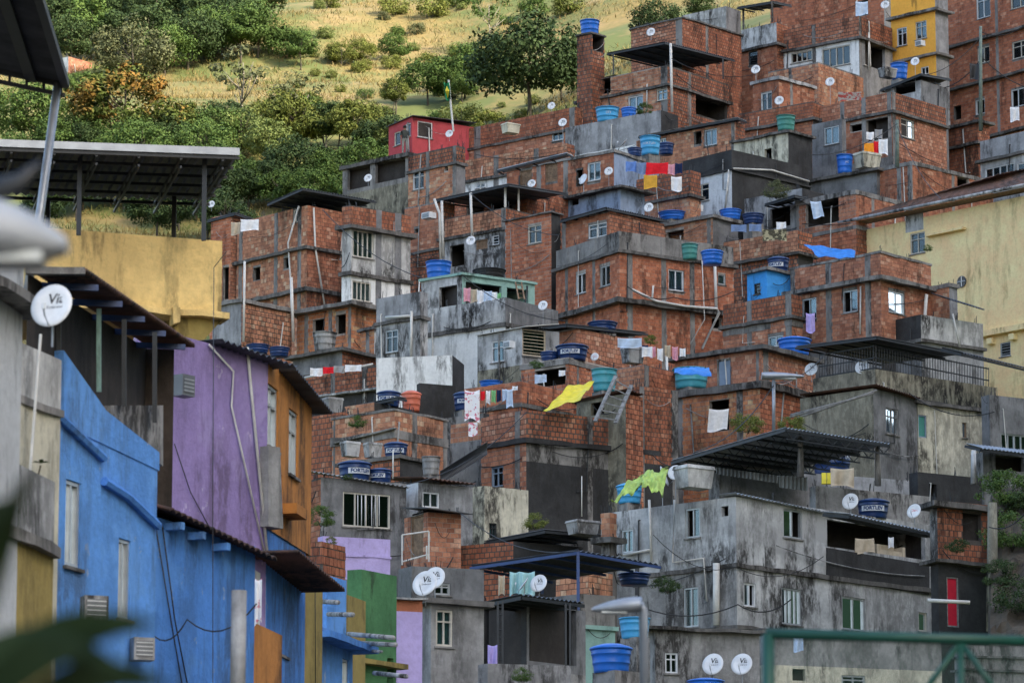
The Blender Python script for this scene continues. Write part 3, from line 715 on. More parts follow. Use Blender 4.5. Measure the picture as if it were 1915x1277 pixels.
h = House('brick_house', 'far left brick house with hanging washing beyond the yellow parapet', 432, 218, 40, 395, 470, 400); h.win('L', 416, 500, 428, 560, 'hole'); h.band(400, None, 'brick', 'brickm').build(); h.canopy(440, 398, 388, 412, 490, 415, -.3, waves=False)
h = House('brick_house', 'small brick house with plastered corner beside the grey white terrace house', 700, 201, 45, 676, 722, 614); h.win('R', 702, 640, 712, 668, 'hole').pillar('L', 688, y=640); h.band(614, None, 'bricko', 'grey').build(); h.slab(614, .14, .2)
# --- centre
h = House('brick_house', 'brick house with an air conditioner left of the white posted canopy', 826, 220, 40, 757, 850, 376, ind='L')
h.win('L', 775, 428, 783, 436, 'hole').win('L', 757, 466, 763, 476, 'slide'); h.band(376, 464, 'bricko', 'brickd').band(464, None, 'brickd', 'brickd').build(); h.slab(465, .14, .1)
h = House('brick_house', 'brick terrace house under a canopy on white posts in the upper middle', 946, 217, 40, 822, 1060, 388, ind='L')
h.win('L', 841, 458, 868, 498, 'hole').win('L', 890, 448, 912, 466, 'panel', 'wood', 'wood').win('L', 920, 440, 933, 458, 'louvre').pillar('L', 828, y=400, w=.3).pillar('L', 942, y=400, w=.3).pillar('R', 1015, y=400)
h.band(388, 426, 'brickm', 'brickd').band(426, None, 'grey', 'brickd').build(); h.slab(427, over=.12)
h.canopy(951, 344, 811, 374, 1062, 362, -.5, 'tin', waves=False)
for x, a, b in ((880, 361, 445), (826, 376, 480)): h.pipe([(x, a, 216.4), (x+3, b, 216.4)], .07)
h.pipe([(812, 372, 216.4), (822, 400, 216.4), (824, 490, 216.4)], .07); h.post(945, 350, 388, .3, .12, 'pvc'); h.post(970, 352, 408, 1, .1, 'pvc')
h = House('brick_house', 'rear dark brick room beneath the white posted canopy', 985, 221, 40, 850, 1062, 352); h.win('L', 872, 366, 905, 400, 'hole').win('L', 925, 360, 965, 392, 'hole'); h.band(352, None, 'brickd', 'brickd').build()
h = House('brick_house', 'small brick house with a blue curtained white window', 1031, 213, 42, 945, 1048, 397, ind='L')
h.win('L', 987, 421, 1013, 455, 'grid', curtain='clight'); h.band(397, None, 'brick', 'black').build(); h.slab(397, .08, .15)
h = House('brick_house', 'brick house with a tilting window under a corrugated roof above the grey parapet', 1140, 211, 44, 1050, 1242, 395, ind='L')
h.win('L', 1100, 418, 1135, 444, 'grid').pillar('L', 1055, y=430); h.band(395, None, 'brick', 'brickm').build(); h.canopy(1134, 388, 1048, 412, 1250, 412, -.4, 'tin')
h = House('brick_house', 'big square brick house with a grey parapet and concrete pillars in the centre', 1158, 207, 57, 1040, 1312, 432, thR=33, ind='LR')
h.win('L', 1077, 511, 1096, 549, 'slide', curtain='cteal').win('L', 1122, 497, 1141, 535, 'slide').win('R', 1250, 505, 1279, 544, 'slide').win('R', 1342, 513, 1357, 532, 'single', curtain='cwhite').pillar('L', 1060, 1111, y=530, w=.24).pillar('R', 1178, 1241, 1294, y=530, w=.3)
h.win('R', 1331, 596, 1349, 614, 'hole')
h.wR = hit(1372, 520, h.C, h.dR)[0]
h.band(432, 470, 'concrete', 'concrete').band(470, 562, 'brick', 'brick').band(562, None, 'brick', 'brick').build(); h.slab(470, .16, .2).slab(563, .24, .42)
h.pipe([(1172, 545), (1215, 566), (1270, 576), (1330, 580), (1334, 588), (1302, 655)], .07, 'pvc', 'R', .5); h.pipe([(1213, 537), (1211, 563)], .05, 'pvc', 'R', .4); h.pipe([(1330, 490), (1333, 582)], .08, 'pvc', 'R', .3)
h.pipe([(1302, 490), (1307, 600), (1280, 646)], .025, 'pvc', 'R', .5)
h = House('blue_house', 'tiny bright blue house with a slatted window under a dark tank', 1434, 206, 47, 1397, 1478, 503)
h.win('L', 1410, 530, 1422, 550, 'louvre', 'steel'); h.band(503, None, 'bluehut', 'bluehut').build(); h.slab(503, .14, .2, 'concrete')
h = House('brick_house', 'brick house with sloping mouldy edge below the tiny blue house', 1480, 203.5, 42, 1352, 1500, 549, ind='L')
h.win('L', 1436, 628, 1465, 648, 'slide', 'frameal').pillar('L', 1402, y=620, w=.3).pillar('L', 1475, y=600, w=.35); h.band(549, 592, 'brickd', 'brickd').band(592, None, 'bricko', 'bricko').build(); h.slab(593, .16, .2).slab(603, .3, .03, 'concrete')
h = House('brick_house', 'brick house with a blue tarpaulin over its open terrace', 1646, 203, 43, 1478, 1740, 472, ind='LR')
h.win('L', 1500, 578-20, 1527, 598, 'half', curtain='clight').win('L', 1576, 543, 1604, 584, 'half', curtain='clight').win('R', 1662, 546, 1692, 586, 'slide', curtain='ctan').win('L', 1506, 468, 1600, 492, 'hole').pillar('L', 1482, 1550, 1624, y=560, w=.35)
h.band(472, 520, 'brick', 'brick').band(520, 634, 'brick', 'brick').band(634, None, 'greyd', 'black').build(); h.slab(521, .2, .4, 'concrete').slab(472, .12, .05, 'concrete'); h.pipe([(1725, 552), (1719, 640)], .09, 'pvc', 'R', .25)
h.pipe([(1612, 536), (1611, 625)], .04, 'pvc', 'L', .1)
h = House('concrete_house', 'mouldy concrete balcony block below the yellow house', 1722, 202.5, 50, 1628, 1838, 588, thR=36)
h.win('R', 1776, 570, 1826, 602, 'hole'); h.band(588, 636, 'black', 'greystain').band(636, None, 'greyd', 'greymid').build(); h.slab(637, over=.15); h.canopy(1776, 560, 1740, 548, 1842, 580, 0, waves=True, beam=False)
h.pipe([(1769, 590), (1782, 652)], .04, 'pvc', 'R', .5)
h = House('brick_house', 'narrow brick wing at the right of the blue tarpaulin house', 1775, 205, 50, 1722, 1790, 533); h.band(533, None, 'brick', 'greymid').build(); h.slab(533, .2, .08, 'concrete')
# --- grey white terrace house
h = House('terrace_house', 'grey white terrace house with turquoise trim and mould streaked parapet in the centre', 945, 194, 38, 789, 1044, 556)
h.band(556, 606, 'greystain', 'greyd').band(606, None, 'white', 'greymid').build(); h.slab(606, .2, .1); h.pipe([(788, 528), (780, 672)], .03, 'pvc', 'L', .15)
h.win
TH = h
h2 = House('rooftop_room', 'turquoise rooftop room with openings and a ladder over the terrace parapet', 864, 196.6, 38, 788, 1000, 511, thR=33)
h2.win('L', 821, 535, 855, 574, 'hole').win('R', 871, 531, 938, 575, 'hole').win('R', 948, 540, 988, 576, 'hole'); h2.band(511, 580, 'grey', 'teal').band(580, None, 'grey', 'grey').build(); h2.slab(512, .12, .1, 'teal')
h = House('plaster_house', 'pale plaster wing with a grey parapet left of the terrace house', 786, 193, 40, 704, 800, 545)
h.win('L', 720, 617, 744, 659, 'grid', 'frameal', 'cgrey'); h.band(545, 593, 'greymid', 'greymid').band(593, None, 'grey', 'grey').build(); h.slab(594, .16, .12); h.pipe([(775, 583), (774, 670)], .07, 'pvc', 'L', .2); h.pipe([(727, 595), (775, 592)], .07, 'pvc', 'L', .2)
h = House('plaster_house', 'plaster house with an air conditioned window and slatted side opening', 976, 189.5, 38, 893, 1046, 613, thR=30)
h.win('L', 918, 637, 943, 677, 'grid').win('R', 977, 613, 1021, 666, 'louvre', 'ctan'); h.band(613, 682, 'grey', 'greymid').band(682, None, 'moss', 'greymid').build(); h.canopy(982, 611, 888, 628, 1046, 606, -.3, 'pvc', waves=False, beam=False)
h = House('white_wall', 'plain white wall with a wavy top edge in front of the terrace house', 846, 185, 12, 704, 868, 664, cat='wall'); h.band(664, None, 'white', 'black').build()
h = House('brick_house', 'brick house with dark tin roof and two dark tanks right of the slatted opening', 1076, 192, 44, 1020, 1210, 613, ind='LR')
h.pillar('L', 1031, y=640, w=.15); h.band(613, None, 'brick', 'brickm').build(); h.canopy(1060, 606, 1010, 612, 1212, 622, -.6, waves=False)
h = House('brick_house', 'brick house with a dark opening and concrete beam below two dark tanks', 1063, 186, 38, 975, 1148, 668, ind='LR')
h.win('L', 1000, 690, 1058, 722, 'hole').pillar('R', 1080, y=690, w=.15); h.band(668, None, 'brick', 'brick').build(); h.slab(676, .24, .05, 'concrete')
h = House('brick_house', 'cluttered brick house with washing and a concrete tank in the centre right', 1205, 182, 40, 1132, 1262, 682, ind='LR'); h.pillar('R', 1208, y=700, w=.35); h.band(682, None, 'bricko', 'brickm').build()
h = House('brick_house', 'brick house with a blue grey door and slab roof', 1424, 189.5, 38, 1262, 1524, 650, ind='L')
h.win('L', 1341, 672, 1367, 724, 'door', 'concrete').pillar('L', 1417, y=690, w=.15).pillar('R', 1432, y=690, w=.4)
h.band(650, None, 'bricko', 'brick').build(); h.slab(650, .2, .35, 'slab')
h = House('brick_house', 'brick storey with a white sheet in its opening below the blue grey door', 1421, 186, 38, 1254, 1524, 718, ind='L')
h.pillar('L', 1268, y=760, w=.5).pillar('L', 1384, y=770, w=.35).win('L', 1327, 748, 1364, 806, 'hole')
h.band(718, None, 'bricko', 'brickm').build(); h.slab(719, .3, .25)
h.pipe([(1259, 668), (1262, 800), (1267, 850)], .06, 'pvc', 'L', .5)
h = House('tile_shack', 'mossy shack with a ragged tile edge under the teal tank', 1170, 173.6, 40, 1078, 1202, 736); h.win('L', 1105, 752, 1130, 776, 'hole'); h.band(736, None, 'moss', 'brickm').build(); h.canopy(1172, 728, 1062, 752, 1206, 738, -.3, 'tile', beam=False)
h = House('brick_house', 'tall mouldy brick wall block right of the leaning ladder', 1196, 174.9, 47, 1188, 1268, 722, thR=33, ind='R'); h.pillar('R', 1199, y=780, w=.3).pillar('R', 1262, y=780, w=.3); h.band(722, 866, 'brickd', 'brickd').band(866, None, 'black', 'black').build()
h = House('brick_house', 'dark cornered brick terrace house with long honeycomb wall above a black painted wall', 984, 172, 47, 900, 1236, 766, thR=33, ind='LR')
h.pillar('L', 968, y=790, w=.3).pillar('R', 1103, y=800, w=.25).win('L', 919, 866, 941, 910, 'grid', 'doorblue'); h.band(766, 822, 'brickm', 'brickd').band(822, 862, 'bricko', 'concrete').band(862, None, 'bricko', 'black').build(); h.slab(823, .2, .16, 'black')
h = House('brick_house', 'brick house with a plaster band and flowered towels left of the honeycomb wall', 904, 175, 38, 833, 915, 772, ind='L'); h.pillar('L', 838, y=800, w=.3); h.band(772, 786, 'concrete', 'black').band(786, 822, 'bricko', 'black').band(822, None, 'concrete', 'greyd').build()
h = House('brick_house', 'brick house behind the clothes line with red and white washing', 975, 180, 38, 868, 1100, 712, ind='LR'); h.band(712, None, 'brick', 'brick').build(); h.slab(757, .2, .1)
h = House('black_wall', 'black mould covered wall beside the orange tank', 785, 179, 70, 783, 852, 716, thR=24, cat='wall'); h.band(716, None, 'black', 'black').build()
h = House('brick_house', 'brick parapet house with washing on a white rail left of the white wall', 708, 187, 36, 566, 720, 682, ind='L'); h.pillar('L', 623, 682, y=705, w=.25); h.band(682, 728, 'brickd', 'brickd').band(728, None, 'black', 'black').build(); h.slab(728, .1, .3, 'grey'); h.pipe([(560, 712), (706, 683)], .05, 'pvc', 'L', .35)
h = House('brick_house', 'fresh brick upper storey with concrete tie columns above two box tanks', 738, 170, 40, 622, 836, 765, ind='LR')
h.pillar('R', 775, 833, y=790, w=.3).pillar('L', 626, y=790, w=.1); h.band(765, 806, 'brick', 'brick').band(806, None, 'brick', 'brick').build(); h.slab(766, .1, .05, 'concrete').slab(811, .35, .06, 'concrete')
h.canopy(736, 800, 620, 829, 742, 801, -.3, 'asbestos', beam=False)
h = House('tank_ledge', 'dark ledge room carrying the two box tanks', 748, 165.3, 40, 636, 800, 854); h.band(854, None, 'brickd', 'black').build(); h.slab(854, .14, .15)
h = House('brick_house', 'small brick block behind the fresh brick storey', 700, 176, 40, 645, 770, 752, ind='L'); h.band(752, None, 'brick', 'black').build(); h.canopy(745, 742, 650, 762, 760, 745, -.3, waves=False)
h = House('brick_house', 'blackened brick wall with a white panel beside the ochre house', 640, 172, 40, 560, 650, 770); h.band(770, None, 'brickd', 'brickd').build()
# --- caged terrace and neighbours (right)
h = House('terrace_house', 'mossy walled terrace house caged with black bars at the right', 1637, 186, 42, 1520, 1862, 690, thR=38)
h.band(690, 738, 'moss', 'moss').band(738, None, 'greyd', 'cream').build(); h.slab(738, .16, .08)
h.win('R', 0, 0, 1, 1) if False else None
CG = h
h.canopy(1640, 629, 1488, 648, 1806, 662, -.6, 'tin', waves=False); h.canopy(1800, 660, 1760, 650, 1925, 690, -.2, 'tin', waves=True)
h = House('plaster_house', 'dark grey rendered house with a metal window under a ragged tile edge', 1633, 181, 40, 1496, 1714, 726)
h.win('R', 1657, 764, 1681, 812, 'grid', 'woodgrey'); h.band(726, None, 'moss', 'greyd').build(); h.canopy(1640, 719, 1495, 738, 1724, 745, -.4, 'tile', waves=True, beam=False)
for a in ((1470, 782, 1634, 735), (1478, 776, 1600, 745), (1490, 782, 1640, 730)): h.pipe([(a[0], a[1], 180), (a[2], a[3], 180)], .05, 'woodgrey', name='plank')
h = House('cream_house', 'stained cream wall house with a green shutter at the right', 1716, 183.5, 60, 1700, 1850, 752, thR=36)
h.win('R', 1717, 776, 1733, 818, 'panel', 'doorblue', 'tankgreen').win('R', 1800, 790, 1808, 818, 'single', 'wood').band(752, None, 'cream', 'cream').build(); h.slab(752, .14, .2)
h = House('plaster_house', 'dark grey wall house at the right edge below the yellow house', 1850, 182, 60, 1835, 2000, 738, thR=30)
h.win('R', 1872, 812, 1925, 842, 'wide', 'frameal'); h.band(738, None, 'greyd', 'greyd').build()
# --- lower right: main grey house
h = House('grey_house', 'grey wall shed with zinc sheets behind the large grey house', 1345, 160, 40, 1325, 1740, 872, thR=24)
h.band(872, None, 'greymid', 'greymid').build()
h = House('terrace_house', 'long grey terrace wall with red scrawl under the blue tank', 1525, 156, 60, 1518, 1738, 908, thR=30); h.band(908, None, 'greymid', 'rough').build()
h = House('canopy_shelter', 'open roof shelter with corrugated roof and concrete posts over a huge tank', 1500, 163, 40, 1480, 1520, 880, ybot=960, cat='shelter')
h.band(880, None, 'greyd', 'greyd').build()
SH = h
h = House('grey_house', 'large grey rendered house with black mould and many windows in the lower right', 1376, 150, 41, 1140, 1742, 928, thR=42)
h.win('L', 1162, 990, 1184, 1033, 'slide', 'frameal').win('L', 1282, 950, 1309, 1005, 'half', 'frameal').win('L', 1349, 946, 1362, 965, 'hole').win('R', 1465, 953, 1500, 1006, 'half', 'frameal').win('R', 1547, 984, 1730, 1034, 'hole')
h.win('R', 1391, 1090, 1414, 1134, 'half').win('R', 1462, 1100, 1499, 1168, 'wide', 'frameal').win('R', 1575, 1117, 1618, 1178, 'slide').win('R', 1718, 1145, 1734, 1180, 'single').win('L', 1278, 1098, 1306, 1172, 'slide', 'frameal')
h.band(928, 1056, 'grey', 'grey').band(1056, 1172, 'rough', 'grey').band(1172, None, 'rough', 'rough').build(); h.slab(1057, .16, .1).slab(1172, .14, .12)
h.canopy(1376, 922, 1345, 926, 1566, 962, -.3, 'tinlight', beam=False, rib='L'); h.canopy(1590, 962, 1540, 958, 1772, 1002, -1.2, 'tinlight')
h.pipe([(1346, 1054), (1346, 1170)], .13, 'pvc', 'L', .2); h.pipe([(1218, 935), (1222, 1050)], .05, 'pvc', 'L', .12); h.pipe([(1265, 935), (1262, 1052), (1320, 1044), (1325, 1125)], .04, 'pvc', 'L', .12); h.pipe([(1170, 1038), (1222, 1028)], .05, 'pvc', 'L', .12)
h.pipe([(1735, 1122, 145), (1814, 1126, 145)], .07)
GH = h
h = House('brick_pier', 'raw brick corner pier on the left end of the large grey house', 1140, 151, 40, 1127, 1146, 958, cat='house'); h.band(958, 1010, 'bricko', 'bricko').band(1010, None, 'slab', 'slab').build(); h.slab(1010, .2, .3)
h = House('dark_house', 'dark ruinous plaster and brick house with a crimson door on the right slope', 1752, 150, 60, 1738, 1850, 935, thR=30)
h.win('R', 1771, 1078, 1794, 1172, 'door', 'woodgrey', 'doorred').win('R', 1800, 960, 1835, 1010, 'hole'); h.band(935, 1048, 'rough', 'brickd').band(1048, None, 'black', 'black').build(); h.slab(945, .2, .4).slab(1050, .12, .3)
h = House('dark_house', 'blackened wall house beneath the cream wall on the right', 1716, 160, 60, 1700, 1836, 882, thR=30); h.win('R', 1738, 905, 1752, 930, 'hole'); h.band(882, None, 'black', 'black').build()
h = House('concrete_house', 'unfinished concrete house with zinc awning at the right edge', 1838, 166, 60, 1815, 1990, 845, thR=30); h.win('R', 1862, 852, 1915, 880, 'hole'); h.band(845, None, 'concrete', 'greyd').build(); h.canopy(1835, 838, 1806, 830, 1940, 850, -1.5, 'tinlight')
# --- centre bottom
h = House('plaster_house', 'mouldy cream house with a small window below the blue framed brick window', 906, 163, 40, 880, 988, 908, thR=34); h.win('R', 915, 978, 929, 1006, 'grid', 'steel'); h.band(908, None, 'cream', 'cream').build()
h = House('grey_house', 'small grey house with a tiled overhang and white two pane window', 782, 160, 50, 752, 884, 902, thR=30)
h.win('R', 790, 920, 822, 949, 'slide', curtain='cgrey'); h.band(902, None, 'whiterough', 'greymid').build(); h.canopy(790, 893, 700, 893, 890, 905, -.5, 'tile', beam=False)
h = House('brick_hut', 'brick hut with a weathered door under a flat tin roof', 800, 155, 60, 757, 862, 957, thR=24, ind='R'); h.win('L', 768, 960, 792, 1040, 'door', 'brick' if False else 'wood', 'wood'); h.band(957, None, 'brick', 'brick').build(); h.canopy(800, 950, 752, 950, 884, 962, -.7, waves=False, beam=False)
h = House('grey_house', 'dark grey house with a wide barred window under a corrugated roof edge', 600, 158, 60, 566, 760, 892, thR=26)
h.win('R', 641, 922, 730, 986, 'wide', 'frame'); h.band(892, None, 'brickm', 'greyd').build(); h.canopy(575, 880, 562, 880, 768, 912, -.5, 'asbestos', beam=False, rib='L')
for x in (668, 675, 682, 694, 701, 708): h.pipe([(x, 926), (x, 983)], .018, 'frame', 'R', .05, 'window_bar')
h = House('lilac_wall', 'lilac painted wall below the wide barred window', 604, 150, 60, 600, 730, 1002, thR=20, cat='wall'); h.band(1002, None, 'lilac', 'lilac').build(); h.slab(1036, .08, .03, 'lilac')
h = House('brick_house', 'low blackened brick terrace under the cream house', 960, 156, 30, 750, 1090, 1012, thR=30); h.band(1012, None, 'brickd', 'black').build(); h.canopy(1020, 990, 905, 1012, 1135, 1000, -.6, waves=False)
h = House('plaster_house', 'dark plaster upper storey with a slit window behind two satellite dishes', 770, 138, 60, 745, 905, 1058, thR=20); h.win('R', 812, 1090, 842, 1112, 'grid', 'frameal'); h.band(1058, None, 'greyd', 'greyd').build()
h = House('brick_house', 'shaded brick back wall under the blue posted canopy', 1100, 146, 40, 1040, 1145, 1065); h.band(1065, None, 'brickm', 'brickm').build()
h = House('terrace_house', 'beige terrace wall below the blue posted canopy', 1085, 137, 40, 885, 1150, 1110, thR=25)
h.band(1110, 1172, 'greyd', 'concrete').band(1172, None, 'greymid', 'teal').build(); h.slab(1172, .14, .1, 'teal')
h.win
h.canopy(1081, 1029, 880, 1058, 1236, 1056, -.8, 'tin', pmat='steelblue'); h.post(1081, 1031, 1240, -.8, .1, 'steelblue'); h.post(886, 1060, 1112, 6, .1, 'steelblue'); h.post(1014, 1040, 1110, 3, .1, 'steelblue'); h.post(1190, 1050, 1112, 4, .1, 'steel')
h = House('plaster_house', 'rough charcoal plaster house with a tilting top window at the bottom', 806, 116, 60, 790, 905, 1125, thR=26)
h.win('R', 815, 1140, 847, 1208, 'grid', 'frame', 'cteal'); h.band(1125, None, 'rough', 'rough').build(); h.slab(1125, .14, .25)
h = House('lilac_house', 'lilac wall with a terracotta top at the bottom left of the charcoal house', 742, 112, 60, 738, 790, 1120, thR=20); h.band(1120, 1142, 'terracotta', 'terracotta').band(1142, None, 'lilac', 'lilac').build(); h.slab(1119, .05, .15, 'grey')
h = House('canopy_house', 'dark shelter under a black corrugated canopy with lattice posts at the bottom', 985, 121, 45, 900, 1095, 1128)
h.win('L', 905, 1132, 975, 1250, 'hole').win('R', 990, 1132, 1078, 1240, 'hole'); h.band(1128, 1250, 'black', 'greyd').band(1250, None, 'rough', 'rough').build(); h.canopy(975, 1112, 903, 1127, 1092, 1127, -1.6, rib='L')
for x in (931, 940): h.post(x, 1124, 1245, -1.4, .06)
h.post(1058, 1128, 1250, -1, .06); h.post(1066, 1128, 1250, -1, .06)
for i in range(8): h.pipe([(931, 1135+i*14, 119.6), (940, 1135+i*14, 119.6)], .02, 'steel', name='brace')
h = House('low_wall', 'rough grey garden wall in front of the dark shelter', 912, 112, 50, 900, 1068, 1240, thR=14, cat='wall'); h.band(1240, None, 'rough', 'rough').build()
h = House('grey_house', 'weathered grey house with grilled window behind the paired bottom dishes', 1225, 128, 60, 1205, 1420, 1176, thR=16)
h.win('R', 1244, 1220, 1268, 1258, 'grid', 'frame').band(1176, None, 'rough', 'rough').build(); h.slab(1176, .1, .3)
h = House('plaster_house', 'dark rendered house with cream base behind the green fence', 1430, 130, 60, 1420, 1760, 1178, thR=18)
h.win('R', 1482, 1250, 1506, 1272, 'hole').win('R', 1574, 1262, 1618, 1290, 'grid', 'frameal'); h.band(1178, 1242, 'rough', 'rough').band(1242, None, 'cream', 'cream').build(); h.slab(1178, .1, .15)
h = House('block_wall', 'grey concrete block wall right of the green fence braces', 1800, 120, 60, 1790, 2000, 1205, thR=12, cat='wall'); h.band(1205, None, 'concrete', 'concrete').build(); h.slab(1228, .06, .1); h.slab(1252, .06, .1)
h = House('tank_plinth', 'concrete pier carrying the lighter blue tank', 1190, 114, 45, 1160, 1215, 1190, cat='plinth'); h.band(1190, None, 'concrete', 'rough').build()
h = House('tank_plinth', 'concrete plinth carrying the bright blue tank at the bottom', 1150, 110, 50, 1108, 1200, 1252, cat='plinth'); h.band(1252, None, 'concrete', 'concrete').build()
# ------------------------------------------------------------------ nearer painted houses on the left
def prism(parent, h, f, pts, mat, name, out=0.0, thick=.15, loc=None):
    """outline given on a house face, extruded inwards"""
    a = [h.at(f, x, y, out) for x, y in pts]; n = h.nL if f == 'L' else h.nR; k = len(a); b = MB()
    b.v = [tuple(p) for p in a]+[tuple(p-n*thick) for p in a]; b.f = [tuple(range(k)), tuple(range(2*k-1, k-1, -1))]+[(i, i+k, (i+1) % k+k, (i+1) % k) for i in range(k)]; b.m = [0]*len(b.f)
    return b.build(name, mat, parent, loc=loc)
# yellow parapet terrace with the black posted roof
h = House('yellow_terrace', 'rough yellow parapet terrace with a black posted metal roof above it', 60, 84, 60, -80, 416, 424, ybot=566, thR=20, cat='terrace')
h.band(424, 566, 'yellowrough', 'yellowrough').build(); h.slab(566, .12, .16, 'yellowrough')
prism(h.e, h, 'R', [(326, 588), (424, 590), (352, 668), (326, 672)], 'olive', 'bracket', -.1, 1.2); prism(h.e, h, 'R', [(318, 578), (331, 579), (331, 606), (318, 610)], 'yellowrough', 'corbel', .25, .3)
A, B, C_ = P(448, 287, 83.4), P(-80, 268, 82), P(392, 374, 88.3)
sheet(h.e, A, B, C_, 'tin', True, 'terrace_roof', 'R', False)
b = MB(); b.bar(A+Vector((0, -.05, .02)), B+Vector((0, -.05, .02)), .05, .15); b.build('fascia', 'galv', h.e)
b = MB()
for i in range(6):
    o_ = (C_-A)*(i/5); b.bar(A+o_-Z*.1, B+o_-Z*.1, .05, .06)
for i in range(7):
    p = A+(B-A)*(.06+i*.15); b.bar(p-Z*.14, p+(C_-A)-Z*.14, .05, .06)
    for k in range(5): q = p+(C_-A)*(k/5+.1); b.bar(q-Z*.1, q-Z*.3, .03)
    b.bar(p-Z*.32, p+(C_-A)-Z*.32, .04, .05)
b.build('truss', 'steel', h.e)
for x, y0, y1, Y in ((383, 290, 450, 83.7), (326, 366, 447, 87.5), (150, 285, 440, 83.5), (90, 372, 440, 87.5)): h.post(x, y0, y1, Y-h.C.y, .09)
# leaning top-left canopy with its pale pole
e = empty('canopy', P(60, 560, 60), 'corrugated metal canopy on a leaning pale pole in the top left corner', 'canopy')
A, B, C_ = P(122, 152, 62), P(-70, 112, 62), P(64, -40, 56.5)
sheet(e, A, B, C_, 'tin', True, 'canopy_roof', 'L', False)
b = MB(); b.bar(A-Z*.05, B-Z*.05, .08, .1); b.bar(A-Z*.05, C_-Z*.05, .12, .12); b.bar(A-Z*.22, B-Z*.22, .05, .06)
for i in range(6): q = A+(B-A)*(i/6+.04); b.bar(q-Z*.05, q-Z*.22, .04)
q = A+(B-A)*.33; b.bar(q-Z*.06, q+(C_-A)-Z*.06, .16, .14); b.build('truss', 'steel', e)
b = MB(); b.tube([P(108, 156, 62), P(76, 390, 61.5), P(46, 575, 61)], .065, 10); b.build('pole', 'galv', e, smooth=True)
# white building at the left edge
h = House('white_house', 'pale blurred white house wall at the far left edge with a grey ledge', -60, 50, 40, -120, 46, 430, thR=79)
h.band(430, None, 'whiteclean', 'whiteclean').build(); h.slab(512, .12, .3, 'concrete')
h = House('balcony', 'grey rendered balcony panel at the lower left below the potted shoot', 0, 51.5, 40, -60, 104, 850, thR=78, cat='balcony')
h.band(850, 985, 'greymid', 'grey').band(985, None, 'olive', 'olive').build(); h.slab(985, .14, .1, 'concrete')
h = House('plaster_house', 'stained plaster end wall between the white house and the blue house', 38, 55, 40, 0, 116, 640, thR=72); h.band(640, 745, 'greystain', 'greystain').band(745, None, 'cream', 'cream').build(); h.slab(745, .1, .05, 'concrete')
# blue house with the veranda
h = House('blue_house', 'sky blue two storey house with a tiled veranda, narrow windows and stepped parapet', 96, 62, 40, 20, 296, 778, thR=69)
h.win('R', 122, 899, 151, 1060, 'slide', 'frameal', 'cnavy').win('R', 221, 1008, 244, 1156, 'slide', 'frameal', 'cnavy')
h.band(778, None, 'blue', 'blue').build()
prism(h.e, h, 'R', [(117, 655), (197, 768), (296, 846), (296, 880), (117, 795)], 'blue', 'parapet', .02, .2)
for pl in ([(100, 776), (187, 857)], [(188, 900), (232, 928), (260, 955), (290, 984)]):
    b = MB(); b.tube([h.at('R', x, y, .06) for x, y in pl], .07, 6); b.build('ledge', 'bluedeep', h.e)
hb = h
prism(h.e, h, 'R', [(234, 756), (332, 756), (332, 870), (318, 858), (234, 778)], 'rough', 'veranda_wall', -.25, .15)
for x in (121, 196, 243, 300): b = MB(); b.bar(h.at('R', x, 545+.42*(x-120), -.1), h.at('R', x, 690+.55*(x-120), -.1), .07); b.build('veranda_post', 'steel' if x != 196 else 'teal', h.e)
A, B = P(160, 510, 60.2), P(364, 650, 71.5); C_ = P(52, 505, 60.0)
def tile_roof(parent, A, B, Cc, name='tile_roof', loc=None):
    u, v = B-A, Cc-A; nr = u.cross(v).normalized(); nr = nr if nr.z > 0 else -nr; k = max(6, int(u.length/.2)); m = MB()
    m.grid(lambda a, b: A+u*a+v*b+nr*(.05*abs(math.sin(a*k*math.pi))), k*4, 6, thick=.03); return m.build(name, 'tile', parent, loc=loc)
tile_roof(h.e, A, B, C_)
w_ = C_-A; b = MB(); b.quad(A+w_-Z*.05, B+w_-Z*.05, B+w_-Z*4.5, A+w_-Z*4.5); b.quad(B+w_*.42-Z*.05, B+w_-Z*.05, B+w_-Z*4.5, B+w_*.42-Z*4.5); b.build('veranda_inner_wall', 'shadebrown', h.e)
for i in range(5):
    p = A+(B-A)*(.1+.2*i)-Z*.1; b = MB(); b.bar(p, p+(C_-A), .06, .09); b.build('rafter', 'steelblue', h.e)
b = MB(); b.bar(P(48, 507, 59.95), A+Z*.0-Vector((0, .1, 0)), .12, .1); b.build('roof_edge', 'concrete', h.e)
# second blue wall
h = House('blue_house', 'deep blue lower house wall with a dark tile edge and hanging wires', 278, 69, 40, 240, 478, 962, thR=67); h.band(962, None, 'bluedeep', 'bluedeep').build()
A, B = h.at('R', 282, 958, .35), h.at('R', 484, 1052, .35); tile_roof(h.e, A, B, A-h.nR*1.2+Z*.35, 'tile_edge')
for x in (312, 352, 398): b = MB(); b.bar(h.at('R', x, 985+.45*(x-312), .3), h.at('R', x, 985+.45*(x-312), -.1), .12); b.build('rafter_end', 'blue', h.e)
h.pipe([(286, 985), (318, 1180), (335, 1277)], .012, 'wire', 'R', .05, 'cable'); h.pipe([(298, 980), (322, 1160), (345, 1277)], .012, 'wire', 'R', .05, 'cable')
